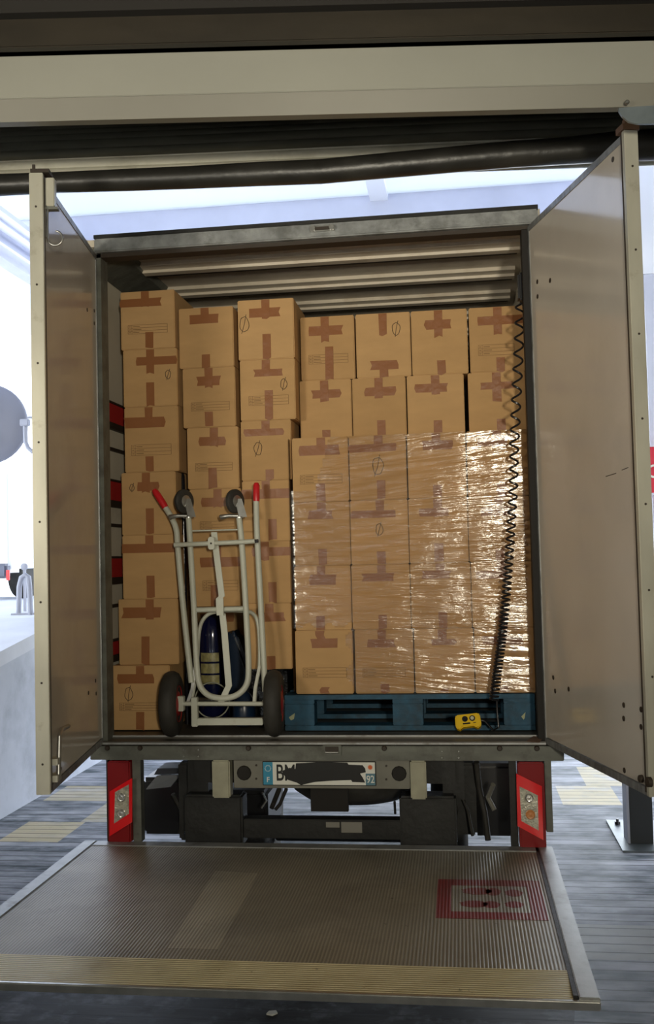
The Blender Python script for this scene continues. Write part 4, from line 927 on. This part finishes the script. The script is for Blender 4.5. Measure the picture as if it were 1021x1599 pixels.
# traffic mirror seen from behind, left
YM = 5.0; c = atY(-20, 662, YM); rr = (atY(40, 662, YM)-c).length
TM = thing('traffic_mirror', (c.x+.45, YM, GZ), 'large round grey traffic mirror on a curved bracket, left of the open left door', 'mirror')
MB().lathe((c.x, YM, c.z), Vector((.15, -1, 0)), [(rr, -.02), (rr, .0), (rr*.96, .03), (rr*.7, .075), (rr*.3, .10), (.01, .105)], 40).build('mirror_shell', mat('mirror_grey', (.22, .225, .27), .5), TM)
for sx in (-1, 1):
    MB().tube([(c.x+sx*rr*.25, YM-.10, c.z+rr*.75), (c.x+sx*rr*.35, YM-.12, c.z+rr*.3), (c.x+sx*rr*.2, YM-.12, c.z-.05), (c.x+sx*rr*.4, YM-.10, c.z-rr*.55)], .012, 8).build('shell_rib', LIL2, TM)
q0 = atY(39, 660, YM-.12); q1 = atY(40, 690, YM-.12); q2 = atY(50, 705, YM-.12); q3 = atY(66, 708, YM-.12)
MB().tube([q0, q1, (q1+q2)/2+Vector((-.01, 0, -.01)), q2, q3], .022, 12).build('bracket_arm', LIL2, TM)
MB().obox(q0, (.045, 0, 0), (0, .03, 0), (0, 0, .035)).build('bracket_clamp', LIL2, TM, .006)
q4 = atY(61, 760, YM); MB().box(q4.x-.03, q4.x+.03, YM-.03, YM+.03, GZ, q3.z+.5).build('mirror_post', LIL2, TM)
q5, q6 = atY(44, 652, YM), atY(70, 652, YM); MB().tube([q5, q6], .012, 8).build('bracket_bar', LIL2, TM)
# hoop barrier far left on the raised dock
ZD = .38
hb_ = atZ(29, 960, ZD); hb2 = atZ(48, 960, ZD); hz = atY(38, 898, hb_.y).z
tag(_mkroot(MB().tube([hb_, hb_+Vector((.01, 0, (hz-ZD)*.7)), Vector(((hb_.x*.75+hb2.x*.25), hb_.y, hz-.02)), Vector(((hb_.x+hb2.x)/2, hb_.y, hz)), Vector(((hb_.x*.25+hb2.x*.75), hb_.y, hz-.02)), hb2+Vector((-.01, 0, (hz-ZD)*.7)), hb2], .024, 12).box(hb_.x-.05, hb2.x+.05, hb_.y-.05, hb_.y+.05, ZD, ZD+.015), 'hoop_barrier', LIL2, hb_), 'grey hoop barrier on the raised dock left of the open left door', 'barrier')
tag(_mkroot(MB().lathe(atY(37, 885, hb_.y+.6), (0, 1, 0), [(.02, 0), (.035, .005), (.035, .02), (.02, .02)], 16).box(atY(37, 885, hb_.y+.6).x-.012, atY(37, 885, hb_.y+.6).x+.012, hb_.y+.61, hb_.y+.63, ZD, atY(37, 885, hb_.y+.6).z), 'marker_post', LIL2, (hb_.x, hb_.y+.6, ZD)), 'slim marker post with round head behind the hoop barrier', 'post')
# parked vehicle corner at the left picture edge
q0 = atY(14, 955, 7.5)
V = thing('parked_vehicle', (q0.x-.9, 8.4, ZD), 'pale parked vehicle at the left edge of the picture, only its rear corner visible', 'vehicle')
zt0 = atY(8, 880, 7.5).z; zt1 = atY(5, 842, 7.5).z
MB().box(q0.x-1.9, q0.x-.03, 7.6, 11, ZD+.35, zt1+.9).build('vehicle_body', FARW, V, .05)
MB().box(q0.x-1.9, q0.x-.02, 7.48, 7.62, ZD+.28, zt0).build('rear_bumper', mat('vehicle_bumper', (.10, .11, .15), .5), V, .03)
q1 = atY(11, 900, 7.47); MB().box(q1.x-.01, q1.x+.03, 7.46, 7.49, q1.z-.05, q1.z+.08).build('tail_light', LENSR, V, .004)
for xx in (q0.x-.25, q0.x-1.8):
    MB().lathe((xx, 8.3, ZD+.32), (1, 0, 0), [(.15, 0), (.3, 0), (.32, .03), (.32, .17), (.3, .2), (.15, .2)], 30).build('wheel', RUB, V)
# grey corner plate hanging from the header, right
pts = [(966, 168), (1040, 163), (1100, 160), (1100, 192), (1030, 193), (996, 193), (982, 190), (972, 182), (967, 174)]
CP = thing('corner_plate', atF(990, 190, H-.02), 'bluish grey metal corner plate screwed to the header above the right truck door', 'metal plate')
MB().prism([atF(x, y, H-.02) for x, y in pts], F0*.012).build('plate_sheet', mat('blue_grey_steel', (.22, .26, .28), .35, .5, .2, (10, 10, 10)), CP, .001)
c = atF(980, 158, H-.012); MB().lathe(c+F0*.011, -F0, [(.008, 0), (.008, .006), (.004, .010)], 12).build('screw', ZINC, CP)

for o in bpy.data.objects:
    if '_o' in o: del o['_o']
